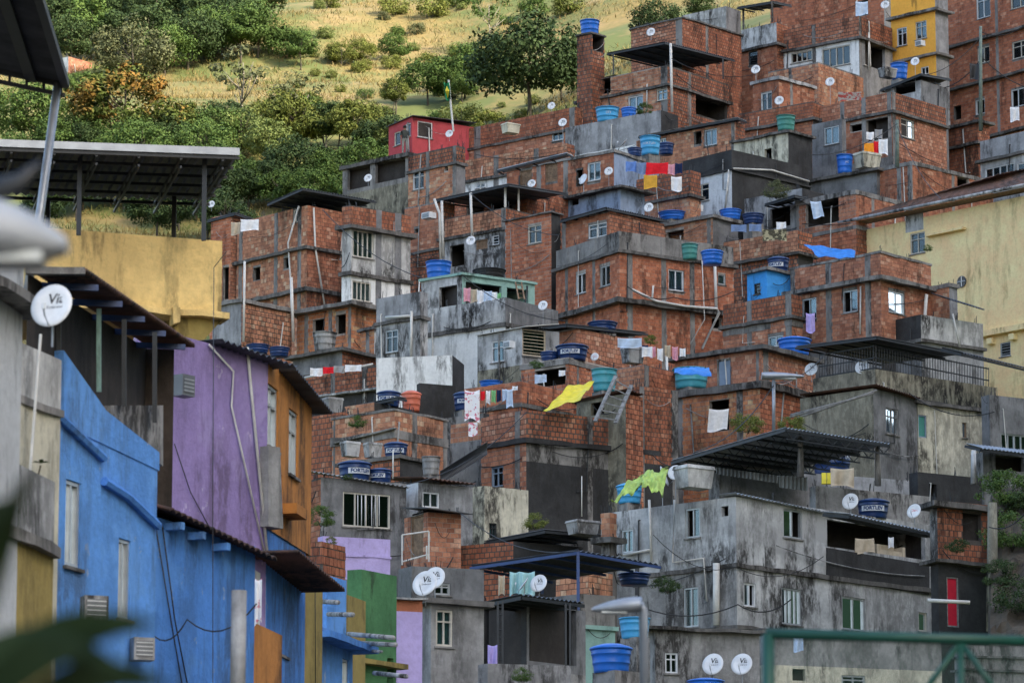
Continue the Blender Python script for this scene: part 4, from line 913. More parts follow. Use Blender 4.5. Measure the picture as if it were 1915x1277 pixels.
# purple and ochre house
h = House('purple_house', 'purple painted house wall with loose cables under a dark corrugated roof', 316, 78, 35, 250, 502, 622, thR=57); h.band(622, None, 'purple', 'purple').build()
A, B = h.at('R', 388, 640, .35), h.at('R', 530, 690, .35); sheet(h.e, A, B, A-h.nR*.85+Z*.03, 'tin', True, 'roof', 'R', False)
h.pipe([(386, 645), (432, 695), (428, 760), (490, 1035)], .02, 'pvc', 'R', .06, 'cable'); h.pipe([(458, 650), (462, 700), (495, 1040)], .03, 'pvc', 'R', .06, 'cable'); h.pipe([(322, 830), (352, 920), (395, 1000)], .01, 'wire', 'R', .05, 'cable')
prism(h.e, h, 'R', [(486, 835), (508, 838), (514, 990), (486, 985)], 'rough', 'mould_pier', .2, .3)
far = h.C+h.dR*h.wR
h = House('ochre_house', 'ochre wall with tall tilted windows adjoining the purple house', 500, far.y+.02, 20, 480, 584, 668, ybot=985, thR=80)
h.win('R', 499, 722, 520, 838, 'grid', 'frameal').win('R', 540, 768, 557, 890, 'grid', 'frameal', 'clight').win('R', 519, 885, 528, 930, 'hole'); h.band(668, 985, 'ochre', 'ochre').build()
A, B = h.at('R', 520, 690, .35), h.at('R', 592, 775, .35); sheet(h.e, A, B, A-h.nR*1.1+Z*.03, 'tin', True, 'roof', 'R', False)
b = MB(); b.box(h.at('R', 522, 960, .0), h.dR*.9, h.nR*.35, Z*.2); b.build('ledge', 'ochre', h.e)
h = House('blue_house', 'blue storey in shadow underneath the ochre wall', 500, far.y+.3, 20, 480, 572, 980, thR=80); h.band(980, None, 'bluedeep', 'bluedeep').build()
# lower cluster
def small(name, label, xc, Y, xr, yt, thR, mat, **kw):
    h = House(name, label, xc, Y, 25, xc-12, xr, yt, thR=thR, **kw); h.band(yt, None, mat, mat); return h
h = small('white_house', 'white wall with a blue framed window under the little tiled awning', 476, 80, 552, 1065, 80, 'white'); h.win('R', 522, 1120, 537, 1225, 'slide', 'blue'); h.build()
A, B = h.at('R', 470, 1035, .9), h.at('R', 562, 1108, .9); tile_roof(h.e, A, B, A-h.nR*1.2+Z*.0, 'awning')
h = small('terracotta_wall', 'terracotta painted low wall beside the grey concrete post', 468, 77, 528, 1160, 78, 'ochre', cat='wall'); h.build()
h = small('olive_house', 'olive yellow narrow wall with thin cables', 553, 92, 604, 1048, 74, 'olive'); h.build(); h.pipe([(585, 1050), (586, 1277)], .01, 'wire', 'R', .05, 'cable')
h = small('brick_wall', 'crumbling brick wall end with grass on top', 602, 103, 646, 1012, 60, 'brickd', cat='wall'); h.build()
h = small('blue_wall', 'narrow blue wall strip beside the crumbling brick', 612, 101, 648, 1075, 66, 'blue', cat='wall'); h.build()
h = small('blue_house', 'small blue house with a slab awning at the bottom', 598, 96, 660, 1170, 74, 'blue'); h.win('R', 640, 1232, 652, 1300, 'single', 'frameal'); h.build(); h.slab(1190, .15, .5, 'bluedeep')
h = small('olive_house', 'olive gable wall left of the green wall', 645, 104, 684, 1110, 72, 'olive'); h.build()
h = small('grey_wall', 'raw grey wall strip left of the green wall', 640, 110, 684, 1082, 40, 'concrete', cat='wall'); h.build()
h = small('green_house', 'green painted block wall house with drain pipes sticking out', 676, 106, 742, 1064, 56, 'green'); h.win('R', 724, 1230, 736, 1300, 'hole'); h.build(); h.slab(1236, .12, .25, 'olive')
for i, (x0, y0, x1, y1, Y, l) in enumerate(((598, 1124, 632, 1126, 97, 'uppermost short'), (614, 1148, 660, 1149, 97, 'second short'), (650, 1185, 736, 1192, 97.5, 'long upper'), (668, 1202, 740, 1205, 97.5, 'long lower'), (676, 1215, 714, 1218, 98, 'thin short'), (700, 1258, 760, 1264, 100, 'lowest thick'))):
    b = MB(); b.tube([P(x0, y0, Y+1.5), P(x1, y1, Y-1)], .055 if i != 4 else .035, 8); o = b.build('drain_pipe', 'grey', None, loc=P(x0, y0, Y+1.5), smooth=True); tag(o, f'{l} white drain pipe sticking out beside the green wall', 'pipe', 'drain pipes jutting out')
# concrete post, black box
b = MB(); b.tube([P(447, 1104, 52), P(444, 1330, 52)], .095, 12); o = b.build('concrete_post', 'greymid', None, loc=P(444, 1330, 52), smooth=True); tag(o, 'round grey concrete post in front of the deep blue wall', 'post')
# ------------------------------------------------------------------ rooftop things
def bowl():
    b = MB(); R_ = 1.0; rings = [(0, .0), (.35, .022), (.7, .09), (1.0, .18)]; prof = [(max(r, .001), z-.18) for r, z in rings]+[(1.0, -.03), (.7, -.115), (.35, -.18), (.001, -.2)]
    seg = 28; n = len(prof)
    for r, z in prof:
        for j in range(seg): a = 2*math.pi*j/seg; b.v.append((r*.93*math.cos(a), r*math.sin(a), z))
    for i in range(n-1):
        for j in range(seg): p, q = i*seg+j, i*seg+(j+1) % seg; b.f.append((p, q, q+seg, p+seg)); b.m.append(0)
    return b.mesh('reflector', 'dish', True)
BOWL = bowl()
onb = lambda c: Vector((c.x, c.y, -.165+.18*(c.x*c.x+c.y*c.y)*.9))
T_VIA = textmesh('Via', .62, 'ink', lambda c: onb(Vector((c.x+.12, c.y+.36, 0))), .15, .012); T_EMB = textmesh('Embratel', .2, 'ink', lambda c: onb(Vector((c.x+.08, c.y-.0, 0))))
T_CLARO = textmesh('Claro', .48, 'inkred', lambda c: onb(Vector((c.x, c.y+.15, 0))))
def dish(px, py, Y, dpx, label, text='via', yaw=-19, el=20, dark=False, base=None):
    bt = face_top(px, py+dpx*.6, .3, 1.6, Y)
    if bt and Y > 100: Y = bt[2]+.12
    p = P(px, py, Y); R_ = dpx*scale_at(p)/2; ml = 1.7 if not bt or Y < 100 else max(1.2, min(4.5, (p.z-bt[3]+.1)/R_))
    ya, ee = math.radians(yaw), math.radians(el); n = Vector((math.sin(ya)*math.cos(ee), -math.cos(ya)*math.cos(ee), math.sin(ee)))
    x = Z.cross(n).normalized(); y = n.cross(x); M = Matrix((x, y, n)).transposed().to_4x4()
    e = empty('satellite_dish', p, label, 'satellite dish', 'satellite dishes on the roofs'); e.matrix_world = Matrix.Translation(p) @ M @ Matrix.Scale(R_, 4)
    link('reflector', BOWL, e)
    if text == 'via': link('lettering', T_VIA, e); link('lettering', T_EMB, e)
    elif text == 'claro': link('lettering', T_CLARO, e)
    b = MB(); b.tube([(0, -.95, -.05), (.0, -.75, .55), (0, -.5, .8)], .035, 6); link('arm', b.mesh('arm', 'galv'), e)
    b = MB(); b.tube([(0, -.55, .72), (0, -.3, .78)], .09, 8); link('receiver', b.mesh('receiver', 'frame'), e)
    Rt = M.to_3x3().transposed(); dn = Rt @ Vector((0, 0, -1)); q = Vector((0, 0, -.22)); b = MB(); b.tube([Vector((0, 0, -.15)), q, q+dn*ml], .05, 6); link('mast', b.mesh('mast', 'galv'), e)
D = dish
D(96, 571, 47.5, 88, 'largest satellite dish, hung under the tiled veranda of the blue house', yaw=-16, el=16)
D(794, 1090, 113, 52, 'front one of the two overlapping dishes above the rough charcoal house', yaw=-21); D(812, 1080, 114.5, 46, 'rear one of the two overlapping dishes above the charcoal house', yaw=-21)
D(1007, 1090, 117.5, 36, 'dish with black lettering under the blue posted canopy', yaw=-24); D(978, 1092, 117.5, 32, 'dish seen edge on beside the curtains under the blue canopy', 'none', yaw=-82, el=35)
D(1333, 1241, 106, 44, 'left dish of the pair at the bottom edge'); D(1387, 1241, 106, 44, 'right dish of the pair at the bottom edge next to the green fence')
D(1590, 937, 149, 34, 'dish left of the dark blue tank above the corrugated roof', yaw=-21); D(1709, 955, 147, 30, 'dish with red lettering at the right of the dark blue tank', 'claro', yaw=-30)
D(1263, 883, 148.5, 31, 'dish leaning on the weathered box tank beside the lime tarpaulin', yaw=-15); D(1243, 890, 148, 40, 'dark dish turned edge on over the lime tarpaulin', 'none', yaw=75, el=20)
D(1517, 690, 184, 27, 'left dish of two on the mossy parapet of the caged terrace', yaw=-21); D(1612, 686, 183.5, 29, 'right dish of two on the mossy parapet of the caged terrace', yaw=-21)
D(1015, 571, 188, 20, 'dish right of the turquoise rooftop room'); D(880, 450, 213, 20, 'dish on a slanting mast below the white posted canopy')
D(994, 343, 222, 17, 'dish in front of the boarded brown window'); D(1138, 320, 219, 18, 'dish right of the white curtained window in the upper middle'); D(1213, 388, 217, 20, 'dish above the small corrugated roof near the mustard cushion')
D(1217, 60, 246, 18, 'dish on the roof left of the upper brick storey on the hilltop'); D(1031, 198, 246, 16, 'dish on the ridge brick wall near the dark tree'); D(1052, 229, 240, 18, 'dish at the left end of the grey concrete parapet')
D(1413, 130, 244, 19, 'dish beside the dark gap right of the hilltop canopy'); D(1457, 188, 240, 19, 'dish in front of the white curtained window above the green tank'); D(1552, 153, 241, 19, 'dish left of the patterned carpet')
D(1711, 115, 241, 18, 'dish beside the blue tank under the orange house'); D(1655, 9, 256, 18, 'topmost dish left of the orange house'); D(688, 333, 234, 17, 'dish on a white pole in front of the bare concrete frame')
D(840, 250, 246, 16, 'dish at the foot of the flagpole'); D(395, 382, 206, 15, 'lone small dish behind the black posted roof'); D(1112, 667, 184, 17, 'small dish with red lettering beside two dark tanks', 'claro'); D(1090, 335, 220, 22, 'white dish leaning in the brick doorway under the grey ledge', 'none', yaw=-50)
D(1165, 268, 236, 24, 'grey dish seen edge on near the sky blue tank', 'none', yaw=-80, el=40)

def tank(px, y0, y1, wpx, Y, mat, label, text=None, lid=True, band=True, open_=False):
    bt = face_top(px, y1, .7, .9, Y)
    if bt:
        Y = bt[2]+wpx*Y/FPX/2*.8+.1
        a = P(px, y1, Y); a.z = bt[3]-.02; H_ = (P(px, y0, Y).z-a.z); hp = (y1-y0)*scale_at(a); gap = 0
        if H_ > 1.3*hp: gap = H_-1.15*hp; H_ = 1.15*hp; a.z += gap
    else: a = P(px, y1, Y); H_ = (y1-y0)*scale_at(a); print('tank unsupported', label)
    m = scale_at(a); R_ = wpx*m/2; e = empty('water_tank', a, label, 'water tank', 'water tanks on the roofs')
    if bt and gap: b = MB(); b.cbox((0, 0, -gap/2-.01), R_*1.3, R_*1.3, gap+.02, .6); link('stand', b.mesh('stand', 'concrete'), e)
    hb = H_*(.8 if lid else 1); rb = R_*.8; pr = []
    for i in range(9):
        f = i/8; r = rb+(R_*.95-rb)*f; pr.append((r, hb*f))
        if i in (3, 6): pr += [(r+R_*.03, hb*f+.01), (r+R_*.03, hb*f+.04)]
    if not lid: pr += [(R_, hb), (R_, hb+.03), (R_*.9, hb+.03), (R_*.88, hb-.05)]
    b = MB(); b.lathe(pr, 28); link('body', b.mesh('body', mat, True), e)
    if lid: b = MB(); b.lathe([(R_*.96, hb-.01), (R_*1.02, hb), (R_*1.02, hb+H_*.05), (R_*.9, hb+H_*.1), (R_*.5, hb+H_*.19), (.02, hb+H_*.2)], 28); link('lid', b.mesh('lid', mat, True), e)
    if text:
        ro = random.Random(label).uniform(-.5, .7); rr = rb+(R_*.95-rb)*.6+R_*.03; sz = min(H_*.24, R_*.33)
        fn = lambda c: Vector((rr*1.01*math.sin(c.x/rr+ro), -rr*1.01*math.cos(c.x/rr+ro), hb*.58+c.y))
        if band:
            wl = len(text)*sz*.36; b = MB(); n = 8
            for i in range(n):
                q = [fn(Vector((wl*(2*k/n-1), yy, 0))) for k, yy in ((i, -sz*.55), (i+1, -sz*.55), (i+1, sz*.55), (i, sz*.55))]; b.quad(*[Vector((v.x*.995, v.y*.995, v.z)) for v in q])
            link('label', b.mesh('label', 'inkwhite'), e); link('lettering', textmesh(text, sz, 'tankblue', fn, bold=.01), e)
        else: link('lettering', textmesh(text, sz, 'inkwhite', fn), e)
    return e
T = tank
T(1103, 41, 63, 38, 251, 'tankbright', 'blue tank on top of the brick stair tower on the hilltop', lid=False); T(1136, 204, 232, 46, 243.5, 'tanksky', 'sky blue tank behind the grey parapet, left of two', 'LEV', lid=False, band=False); T(1176, 201, 228, 30, 244, 'tankbright', 'blue tank behind the grey parapet, right of two')
T(1216, 258, 288, 40, 235, 'tanksky', 'sky blue tank above the red cloth', 'FORTLEV', lid=False, band=False); T(1246, 266, 290, 30, 234.5, 'tankblue', 'dark blue tank right of the sky blue one above the red cloth'); T(1187, 276, 292, 28, 235.5, 'tankblue', 'low dark tank left of the sky blue one above the red cloth')
T(1682, 121, 147, 34, 241.5, 'tankbright', 'deep blue tank below the orange house', lid=False); T(1470, 219, 243, 37, 239, 'tankgreen', 'green tank on the brick terrace edge', lid=False); T(1580, 292, 322, 32, 236, 'tankbright', 'blue tank beneath the orange and white washing', 'AC', lid=False, band=False)
T(820, 492, 524, 50, 193, 'tankbright', 'bright blue tank on the corner of the turquoise rooftop room', lid=False); T(915, 503, 530, 62, 195.5, 'black', 'black tank on the turquoise rooftop room')
T(1332, 467, 495, 43, 204.5, 'tankbright', 'blue tank on the right end of the square brick house'); T(1290, 458, 486, 32, 205, 'tankgreen', 'green tank on the right parapet of the square brick house', lid=False); T(1456, 481, 506, 42, 204.5, 'tankblue', 'dark tank on top of the tiny blue house', 'FORTLEV')
T(1366, 391, 410, 42, 219, 'tankbright', 'low blue tank left of two above the hanging jeans'); T(1409, 399, 418, 42, 218.7, 'tankblue', 'low dark tank right of two above the hanging jeans'); T(1258, 396, 412, 54, 219, 'tankbright', 'wide blue tank lid above the mouldy slab roof')
T(1070, 644, 678, 62, 185, 'tankblue', 'big dark tank, right of the pair over the concrete beam', 'FORTLEV'); T(1028, 657, 684, 36, 184.5, 'tankblue', 'smaller dark tank, left of the pair over the concrete beam'); T(1127, 601, 622, 56, 190, 'tankblue', 'dark tank on the tin roof beside the square brick house')
T(1130, 693, 729, 50, 174.5, 'tankteal', 'teal open tank beside the yellow tarpaulin', lid=False); T(1292, 692, 724, 70, 184, 'tankteal', 'pale green tank covered by a blue tarpaulin', lid=False); T(1486, 631, 662, 64, 185.5, 'tankbright', 'bright blue tank left of the black barred cage')
T(727, 731, 760, 46, 177, 'tankblue', 'dark tank left of the orange tank', 'FORTLEV'); T(769, 731, 765, 38, 177.5, 'tankorange', 'orange tank against the black wall'); T(868, 733, 765, 42, 176.5, 'tankblue', 'dark tank behind the flowered towel', 'FORTLEV'); T(918, 712, 735, 44, 178, 'tankbright', 'blue tank lid behind the coloured washing')
T(740, 827, 856, 46, 166, 'tankblue', 'dark tank beside the two box tanks', 'FORTLEV'); T(663, 862, 898, 64, 157.6, 'tankblue', 'wide dark tank on the corrugated roof edge, left one', 'FORTLEV'); T(711, 876, 902, 46, 157.2, 'tankblue', 'low dark tank on the corrugated roof edge, right one', 'FORTLEV')
T(607, 624, 654, 46, 202, 'asbestos', 'round grey cement tank below two dark doorways', lid=False); T(806, 856, 886, 36, 163, 'asbestos', 'grey cement tub beside the rolled zinc sheet', lid=False)
T(1556, 832, 896, 78, 159, 'tankblue', 'huge dark blue tank under the corrugated shelter roof', 'FIBROMAR', lid=False, band=False); T(1177, 904, 938, 50, 149.5, 'tanksky', 'small light blue tank under the lime tarpaulin'); T(1633, 933, 972, 62, 149, 'tankblue', 'dark blue tank between two dishes on the grey terrace', 'FORTLEV')
T(1143, 1204, 1254, 80, 109, 'tankbright', 'large bright blue tank beside the street lamp pole', lid=True); T(1187, 1158, 1192, 60, 114, 'tanksky', 'lighter blue tank above the large bright blue one', lid=False); T(1320, 1268, 1300, 70, 104, 'tankbright', 'blue tank cut off by the bottom edge under the paired dishes')
T(1186, 1070, 1094, 62, 139, 'tankblue', 'dark tank on the terrace right of the blue posted canopy'); T(482, 643, 662, 44, 194, 'tankblue', 'dark tank over the purple house roof, left one'); T(522, 648, 668, 40, 193.5, 'tankblue', 'dark tank over the purple house roof, right one')
def boxtank(px, y0, y1, wpx, Y, label, mat='asbestos', rz=.6):
    a = P(px, y1, Y); m = scale_at(a); w_ = wpx*m*.75; hh = (y1-y0)*m; e = empty('box_tank', a, label, 'water tank', 'cement box tanks', rz)
    b = MB(); k = .84; q = [(-1, -1), (1, -1), (1, 1), (-1, 1)]; d_ = w_*.7
    b.hexa([(x*w_/2*k, y*d_/2*k, 0) for x, y in q]+[(x*w_/2, y*d_/2, hh*.86) for x, y in q]); link('body', b.mesh('body', mat), e)
    b = MB(); b.hexa([(x*w_*.53, y*d_*.54, hh*.84) for x, y in q]+[(x*w_*.5, y*d_*.5, hh) for x, y in q]); link('lid', b.mesh('lid', mat), e)
boxtank(1622, 287, 316, 58, 236.5, 'cream box tank beside the blue tank under the orange washing', 'cream'); boxtank(655, 826, 854, 42, 168.2, 'pale box tank, left of two under the brick storey', 'grey'); boxtank(697, 828, 856, 40, 167.3, 'mould streaked box tank, right of two under the brick storey', 'greystain'); boxtank(622, 744, 772, 44, 174, 'mossy cement box tank on a brick pillar near the ochre house')
boxtank(1298, 872, 914, 84, 150, 'weathered silver box tank on brick piers beside a dish', 'greystain'); boxtank(1183, 650, 680, 50, 180, 'whitish cement tank below the light blue washing', 'grey'); boxtank(955, 232, 250, 40, 246, 'whitish box on the ridge wall right of the red house', 'cream'); boxtank(1690-30, 128, 146, 40, 243, 'old cement box tank left of the deep blue tank'); boxtank(1090, 974, 1000, 70, 155, 'corroded dark box tank above the flat black roof', 'asbestos')
def aircon(px, py, Y, wpx, hpx, label, rz=-.8, cm=None):
    a = P(px, py, Y); m = scale_at(a); w_, h_ = wpx*m, hpx*m; e = empty('air_conditioner', a, label, 'air conditioner', 'wall air conditioners', rz); b = MB(); b.cbox((0, 0, 0), w_, w_*.8, h_); link('casing', b.mesh('casing', cm or ('frame' if Y > 100 else 'grey')), e)
    b = MB(); b.cbox((0, -w_*.41, 0), w_*.8, .02, h_*.7); link('grille', b.mesh('grille', 'dishdark'), e)
    for i in range(4): b = MB(); b.cbox((0, -w_*.425, h_*(-.27+.18*i)), w_*.8, .012, h_*.05); link('slat', b.mesh('slat', 'frameal'), e)
aircon(176, 1138, 61.5, 46, 46, 'upper air conditioner on the sky blue house wall', .35); aircon(266, 1214, 64.5, 40, 42, 'lower air conditioner on the sky blue house near the leaves', .35); aircon(1721, 82, 255.8, 15, 10, 'air conditioner under the orange house window'); aircon(802, 404, 218.6, 22, 11, 'air conditioner left of the white posted canopy')
aircon(1304, 390, 226.5, 18, 12, 'air conditioner under the window of the rough white house'); aircon(952, 645, 188, 18, 13, 'air conditioner at the plaster house window in the centre'); aircon(343, 722, 76, 34, 40, 'black air conditioner on a white bracket left of the purple wall', .9, 'dishdark')
# ---- cloth
def cloth(label, x0, y0, x1, y1, Y, mat, cat='laundry', Y1=None, amp=.05, name='laundry_cloth', group='washing hung out to dry', skew=0, loc=None):
    a, b_ = P(x0, y0, Y), P(x1, y0, Y1 or Y); dz = (y1-y0)*scale_at(a); sd = rnd()*9; m = MB()
    d = (b_-a); nr = Vector((-d.y, d.x, 0)).normalized()
    def f(u, v): return a+d*u+Z*(-dz*v*(1+.08*math.sin(u*5+sd)) - .06*dz*math.sin(math.pi*u)*(1-v)) + nr*(amp*math.sin(u*9+sd+v*1.5)*(.3+v)) + d*(skew*v)
    m.grid(f, 14, 8, thick=.008); o = m.build(name, mat, None, loc=a, smooth=True); tag(o, label, cat, group); return o
c_ = cloth
c_('orange towel under the dark opening of the upper right brick house', 1616, 267, 1634, 287, 237.3, 'corange'); c_('red towel between the orange and white towels', 1634, 264, 1646, 286, 237.3, 'cred'); c_('white towel hung right of the red towel', 1643, 260, 1660, 290, 237.2, 'cwhite'); c_('white shirt in the dark opening above the orange towel', 1620, 247, 1635, 262, 238.4, 'cwhite'); c_('grey shirt in the dark opening above the white towel', 1636, 242, 1650, 260, 238.4, 'cgrey')
c_('large red cloth on the line in the upper middle', 1209, 304, 1250, 327, 221.5, 'cred', skew=-.05); c_('blue patterned washing left of the large red cloth', 1170, 302, 1190, 322, 221.8, 'cblue'); c_('dark blue cloth touching the red cloth', 1190, 304, 1209, 326, 221.7, 'cjeans'); c_('pink washing right of the large red cloth', 1249, 307, 1262, 327, 221.5, 'cpink'); c_('navy cloth at the right end of the red cloth line', 1262, 305, 1276, 326, 221.5, 'cnavy')
c_('mustard cushion hung over the brick wall below the red cloth', 1204, 327, 1229, 353, 221, 'cmustard', 'cushion', amp=.02, group=None); c_('pale rug on the brick wall beside the mustard cushion', 1255, 330, 1275, 358, 221, 'cwhite', 'rug', group=None)
c_('patterned red and grey carpet over the parapet in the upper right', 1567, 172, 1611, 189, 237.6, 'rugred', 'carpet', amp=.02, group=None); c_('dark patterned carpet hung on the long brick terrace wall', 1426, 428, 1471, 451, 217.6, 'rugdark', 'carpet', amp=.01, group=None)
c_('left pair of jeans above the long brick wall', 1367, 420, 1396, 434, 218.2, 'cjeans'); c_('right pair of jeans above the long brick wall', 1401, 419, 1424, 433, 218, 'cjeans'); c_('white sheet above the dark carpet', 1452, 415, 1470, 428, 217.8, 'cwhite'); c_('white shirt hanging in the wide brick opening', 1515, 376, 1535, 408, 220.8, 'clight', skew=.3)
for i, (x0, x1, y1, mt, l) in enumerate(((867, 880, 565, 'cpink', 'pink towel'), (880, 893, 566, 'ctan', 'cream towel'), (892, 905, 567, 'cwhite', 'white shirt'), (905, 920, 563, 'clight', 'pale blue shirt'), (920, 930, 560, 'cwhite', 'small white top'), (930, 937, 558, 'cgreen', 'green cloth'))): c_(f'{l} on the turquoise terrace line', x0, 538+i*2, x1, y1, 193.2-.1*i, mt)
for x0, x1, y0, y1, mt, l in ((580, 603, 688, 703, 'cwhite', 'leftmost white cloth'), (604, 624, 686, 699, 'cred', 'red cloth'), (624, 644, 684, 697, 'cgrey', 'grey cloth'), (645, 676, 682, 695, 'cwhite', 'long white cloth')): c_(f'{l} on the rail left of the white wall', x0, y0, x1, y1, 186, mt)
c_('large white towel with red flowers on the line in the centre', 869, 729, 897, 787, 170.5, 'floral', amp=.03); c_('smaller flowered towel hung below the large one', 876, 789, 893, 815, 170.5, 'floral', amp=.03)
for i, (x, mt) in enumerate((('cred'), ('cnavy'), ('cwhite'), ('cgreen'), ('clight'), ('cwhite')) and list(enumerate(('cred', 'cwhite', 'cgreen', 'cnavy', 'clight')))): c_(f'{("red", "white", "green", "navy", "pale blue")[i]} garment on the line right of the flowered towel', 899+i*10, 731-i, 907+i*10, 748+(i*7) % 9, 170.6, mt)
c_('long white trousers at the end of the flowered towel line', 945, 727, 958, 762, 170.6, 'clight', skew=.15); c_('white cap like bundle at the end of the flowered towel line', 958, 722, 968, 730, 170.8, 'cwhite')
c_('white sheet hung out of the lower opening of the blue door house', 1326, 764, 1363, 806, 184.8, 'cwhite', skew=-.1); c_('pale blue sheet over the whitish cement tank', 1155, 632, 1200, 650, 179, 'clight'); c_('white bundle at the concrete tank line', 1200, 648, 1220, 668, 179.5, 'cwhite')
for i, (mt, l) in enumerate((('cnavy', 'navy shirt'), ('cpink', 'pink striped shirt'), ('cwhite', 'white top'), ('ctan', 'tan top'), ('cpink', 'pink top'), ('cwhite', 'white sock pair'))): c_(f'{l} on the crowded line above the cluttered brick house', 1201+i*14, 645+(i % 3)*3, 1212+i*14, 664+(i*5) % 11, 179.8, mt)
c_('striped cloth in the dark opening below the two dark tanks', 1000, 700, 1022, 716, 184.8, 'clight'); c_('white hanging cloth right in the dark opening', 1045, 692, 1057, 703, 184.6, 'cwhite')
c_('lilac towel hanging out of the window of the blue tarpaulin house', 1507, 585, 1524, 622, 201, 'cpurple'); c_('white sheets on the far left roof line', 450, 410, 484, 432, 213, 'cwhite'); c_('tan cloth left of the white sheets on the far left roof', 432, 415, 449, 440, 213.4, 'ctan'); c_('white towel on the tall brick block under its window', 1889, 200, 1906, 228, 250.8, 'cwhite'); c_('black clothes on the wire beside the utility pole', 1813, 118, 1836, 152, 243.5, 'ink')
c_('teal curtain left under the blue posted canopy', 953, 1068, 972, 1112, 134, 'cteal', 'curtain', amp=.08, group=None); c_('pale teal curtain right under the blue posted canopy', 971, 1068, 1000, 1114, 133.6, 'cteal', 'curtain', amp=.1, group=None); c_('tan curtain strip under the blue canopy', 932, 1075, 944, 1112, 134.6, 'ctan', 'curtain', group=None)
c_('white cover sheet over a frame below the huge tank', 1553, 875, 1597, 910, 152, 'ctan', 'cover', amp=.1, group=None); c_('brown towel on the black terrace of the large grey house', 1600, 1006, 1634, 1034, GH.at('R', 1600, 1006, .1).y, 'ctan', Y1=GH.at('R', 1634, 1006, .1).y); c_('white shirt on a pole behind the green fence', 1484, 1192, 1502, 1218, 124, 'clight'); c_('white note like cloth above the black terrace sofa', 1661, 1004, 1671, 1024, GH.at('R', 1661, 1004, .1).y, 'cwhite'); c_('white curtain filling the doorway of the brick house behind the orange house', 1600, 3, 1623, 30, 264.5, 'clight', 'curtain', group=None)
c_('lilac plastic sheet at the dark shelter on the bottom', 912, 1205, 930, 1245, 112.6, 'cpurple', 'sheet', group=None); c_('white and red cloth hanging by the terracotta wall', 476, 1080, 490, 1165, 76.6, 'floral', group=None)
def tarp(label, pts, mat, name='tarpaulin', sag=.25, wr=.035):
    q = [P(*p) for p in pts]; m = MB(); sd = rnd()*9
    m.grid(lambda u, v: (q[0]*(1-u)+q[1]*u)*(1-v)+(q[3]*(1-u)+q[2]*u)*v + Z*(-sag*math.sin(math.pi*u)*math.sin(math.pi*v)+wr*math.sin(u*11+v*7+sd)+wr*.7*math.sin(v*17+u*4+sd)+wr*.5*math.sin(u*23-v*9)), 18, 12, thick=.01); o = m.build(name, mat, None, loc=q[0], smooth=True); tag(o, label, 'tarpaulin')
tarp('yellow tarpaulin stretched down beside the teal tank', [(1016, 768, 171.8), (1062, 722, 173.5), (1112, 713, 174.5), (1084, 748, 172)], 'tarpyellow', sag=.06)
tarp('blue tarpaulin over the open brick terrace', [(1503, 455, 202.5), (1600, 470, 202), (1598, 482, 201.5), (1530, 480, 201.3)], 'tarpblue', sag=.1); tarp('blue tarpaulin bunched over the pale green tank', [(1260, 700, 182.8), (1331, 702, 182.6), (1326, 688, 184.5), (1262, 690, 184.5)], 'tarpblue', sag=-.15)
tarp('lime green tarpaulin draped over the light blue tank', [(1142, 938, 148.7), (1196, 912, 148.9), (1250, 876, 150.4), (1186, 894, 150.2)], 'tarplime', sag=-.05, wr=.09); tarp('crumpled lime tarpaulin end hanging beside the leaning dish', [(1200, 905, 148.9), (1238, 930, 148.6), (1250, 878, 150), (1204, 886, 150)], 'tarplime', sag=-.05, wr=.09)
# ---- ladder, poles, flag, lamps, wires
e = empty('ladder', P(1120, 788, 171.5), 'grey wooden ladder leaning against the mouldy brick block', 'ladder')
for dx, dy in ((0, 0), (38, 3)):
    b = MB(); b.bar(P(1113+dx, 788+dy, 171.5), P(1152+dx*.75, 703+dy*6, 173.6), .16, .08); b.build('rail', 'woodgrey', e)
for i in range(6):
    t = (i+.5)/6; b = MB(); b.bar(P(1113+39*t, 788-85*t, 171.4+2.1*t), P(1151+30*t, 791-70*t, 171.4+2.1*t), .05); b.build('rung', 'woodgrey', e)
e = empty('ladder', P(970, 575, 192.6), 'small wooden ladder standing on the turquoise terrace', 'ladder')
for x in (964, 975): b = MB(); b.bar(P(x, 528, 193.4), P(x+6, 560, 192.8), .06); b.build('rail', 'wood', e)
for i in range(4): b = MB(); b.bar(P(965+i*1.5, 533+i*8, 193.2), P(976+i*1.5, 533+i*8, 193.2), .04); b.build('rung', 'wood', e)
e = empty('flagpole', P(847, 242, 246), 'white flagpole with a drooping green, yellow and blue flag on the ridge', 'flag')
b = MB(); b.tube([P(848, 246, 246), P(842, 185, 246), P(839, 150, 246)], .06); b.build('pole', 'pvc', e)
simple('flaggreen', (.01, .2, .08), .8); simple('flagyellow', (.75, .6, .05), .8); simple('flagblue', (.03, .06, .35), .8)
def flagpt(u, v): return P(840-10*u+3*v, 153+32*v+4*math.sin(u*3)+8*u*0, 246-.25*math.sin(u*6+v*3)-.2)
b = MB(); b.grid(flagpt, 8, 8); fl = b.build('flag', 'flaggreen', e)
for nm, mt, r_, off in (('flag_diamond', 'flagyellow', .38, .05), ('flag_disc', 'flagblue', .2, .09)):
    b = MB(); k = 4 if 'dia' in nm else 14; pts = [flagpt(.5+r_*math.cos(2*math.pi*i/k), .5+r_*math.sin(2*math.pi*i/k))-Vector((0, off, 0)) for i in range(k)]
    b.v = [tuple(p) for p in pts]+[tuple(p+Vector((0, .015, 0))) for p in pts]; b.f = [tuple(range(k)), tuple(range(2*k-1, k-1, -1))]; b.m = [0, 0]; b.build(nm, mt, fl)
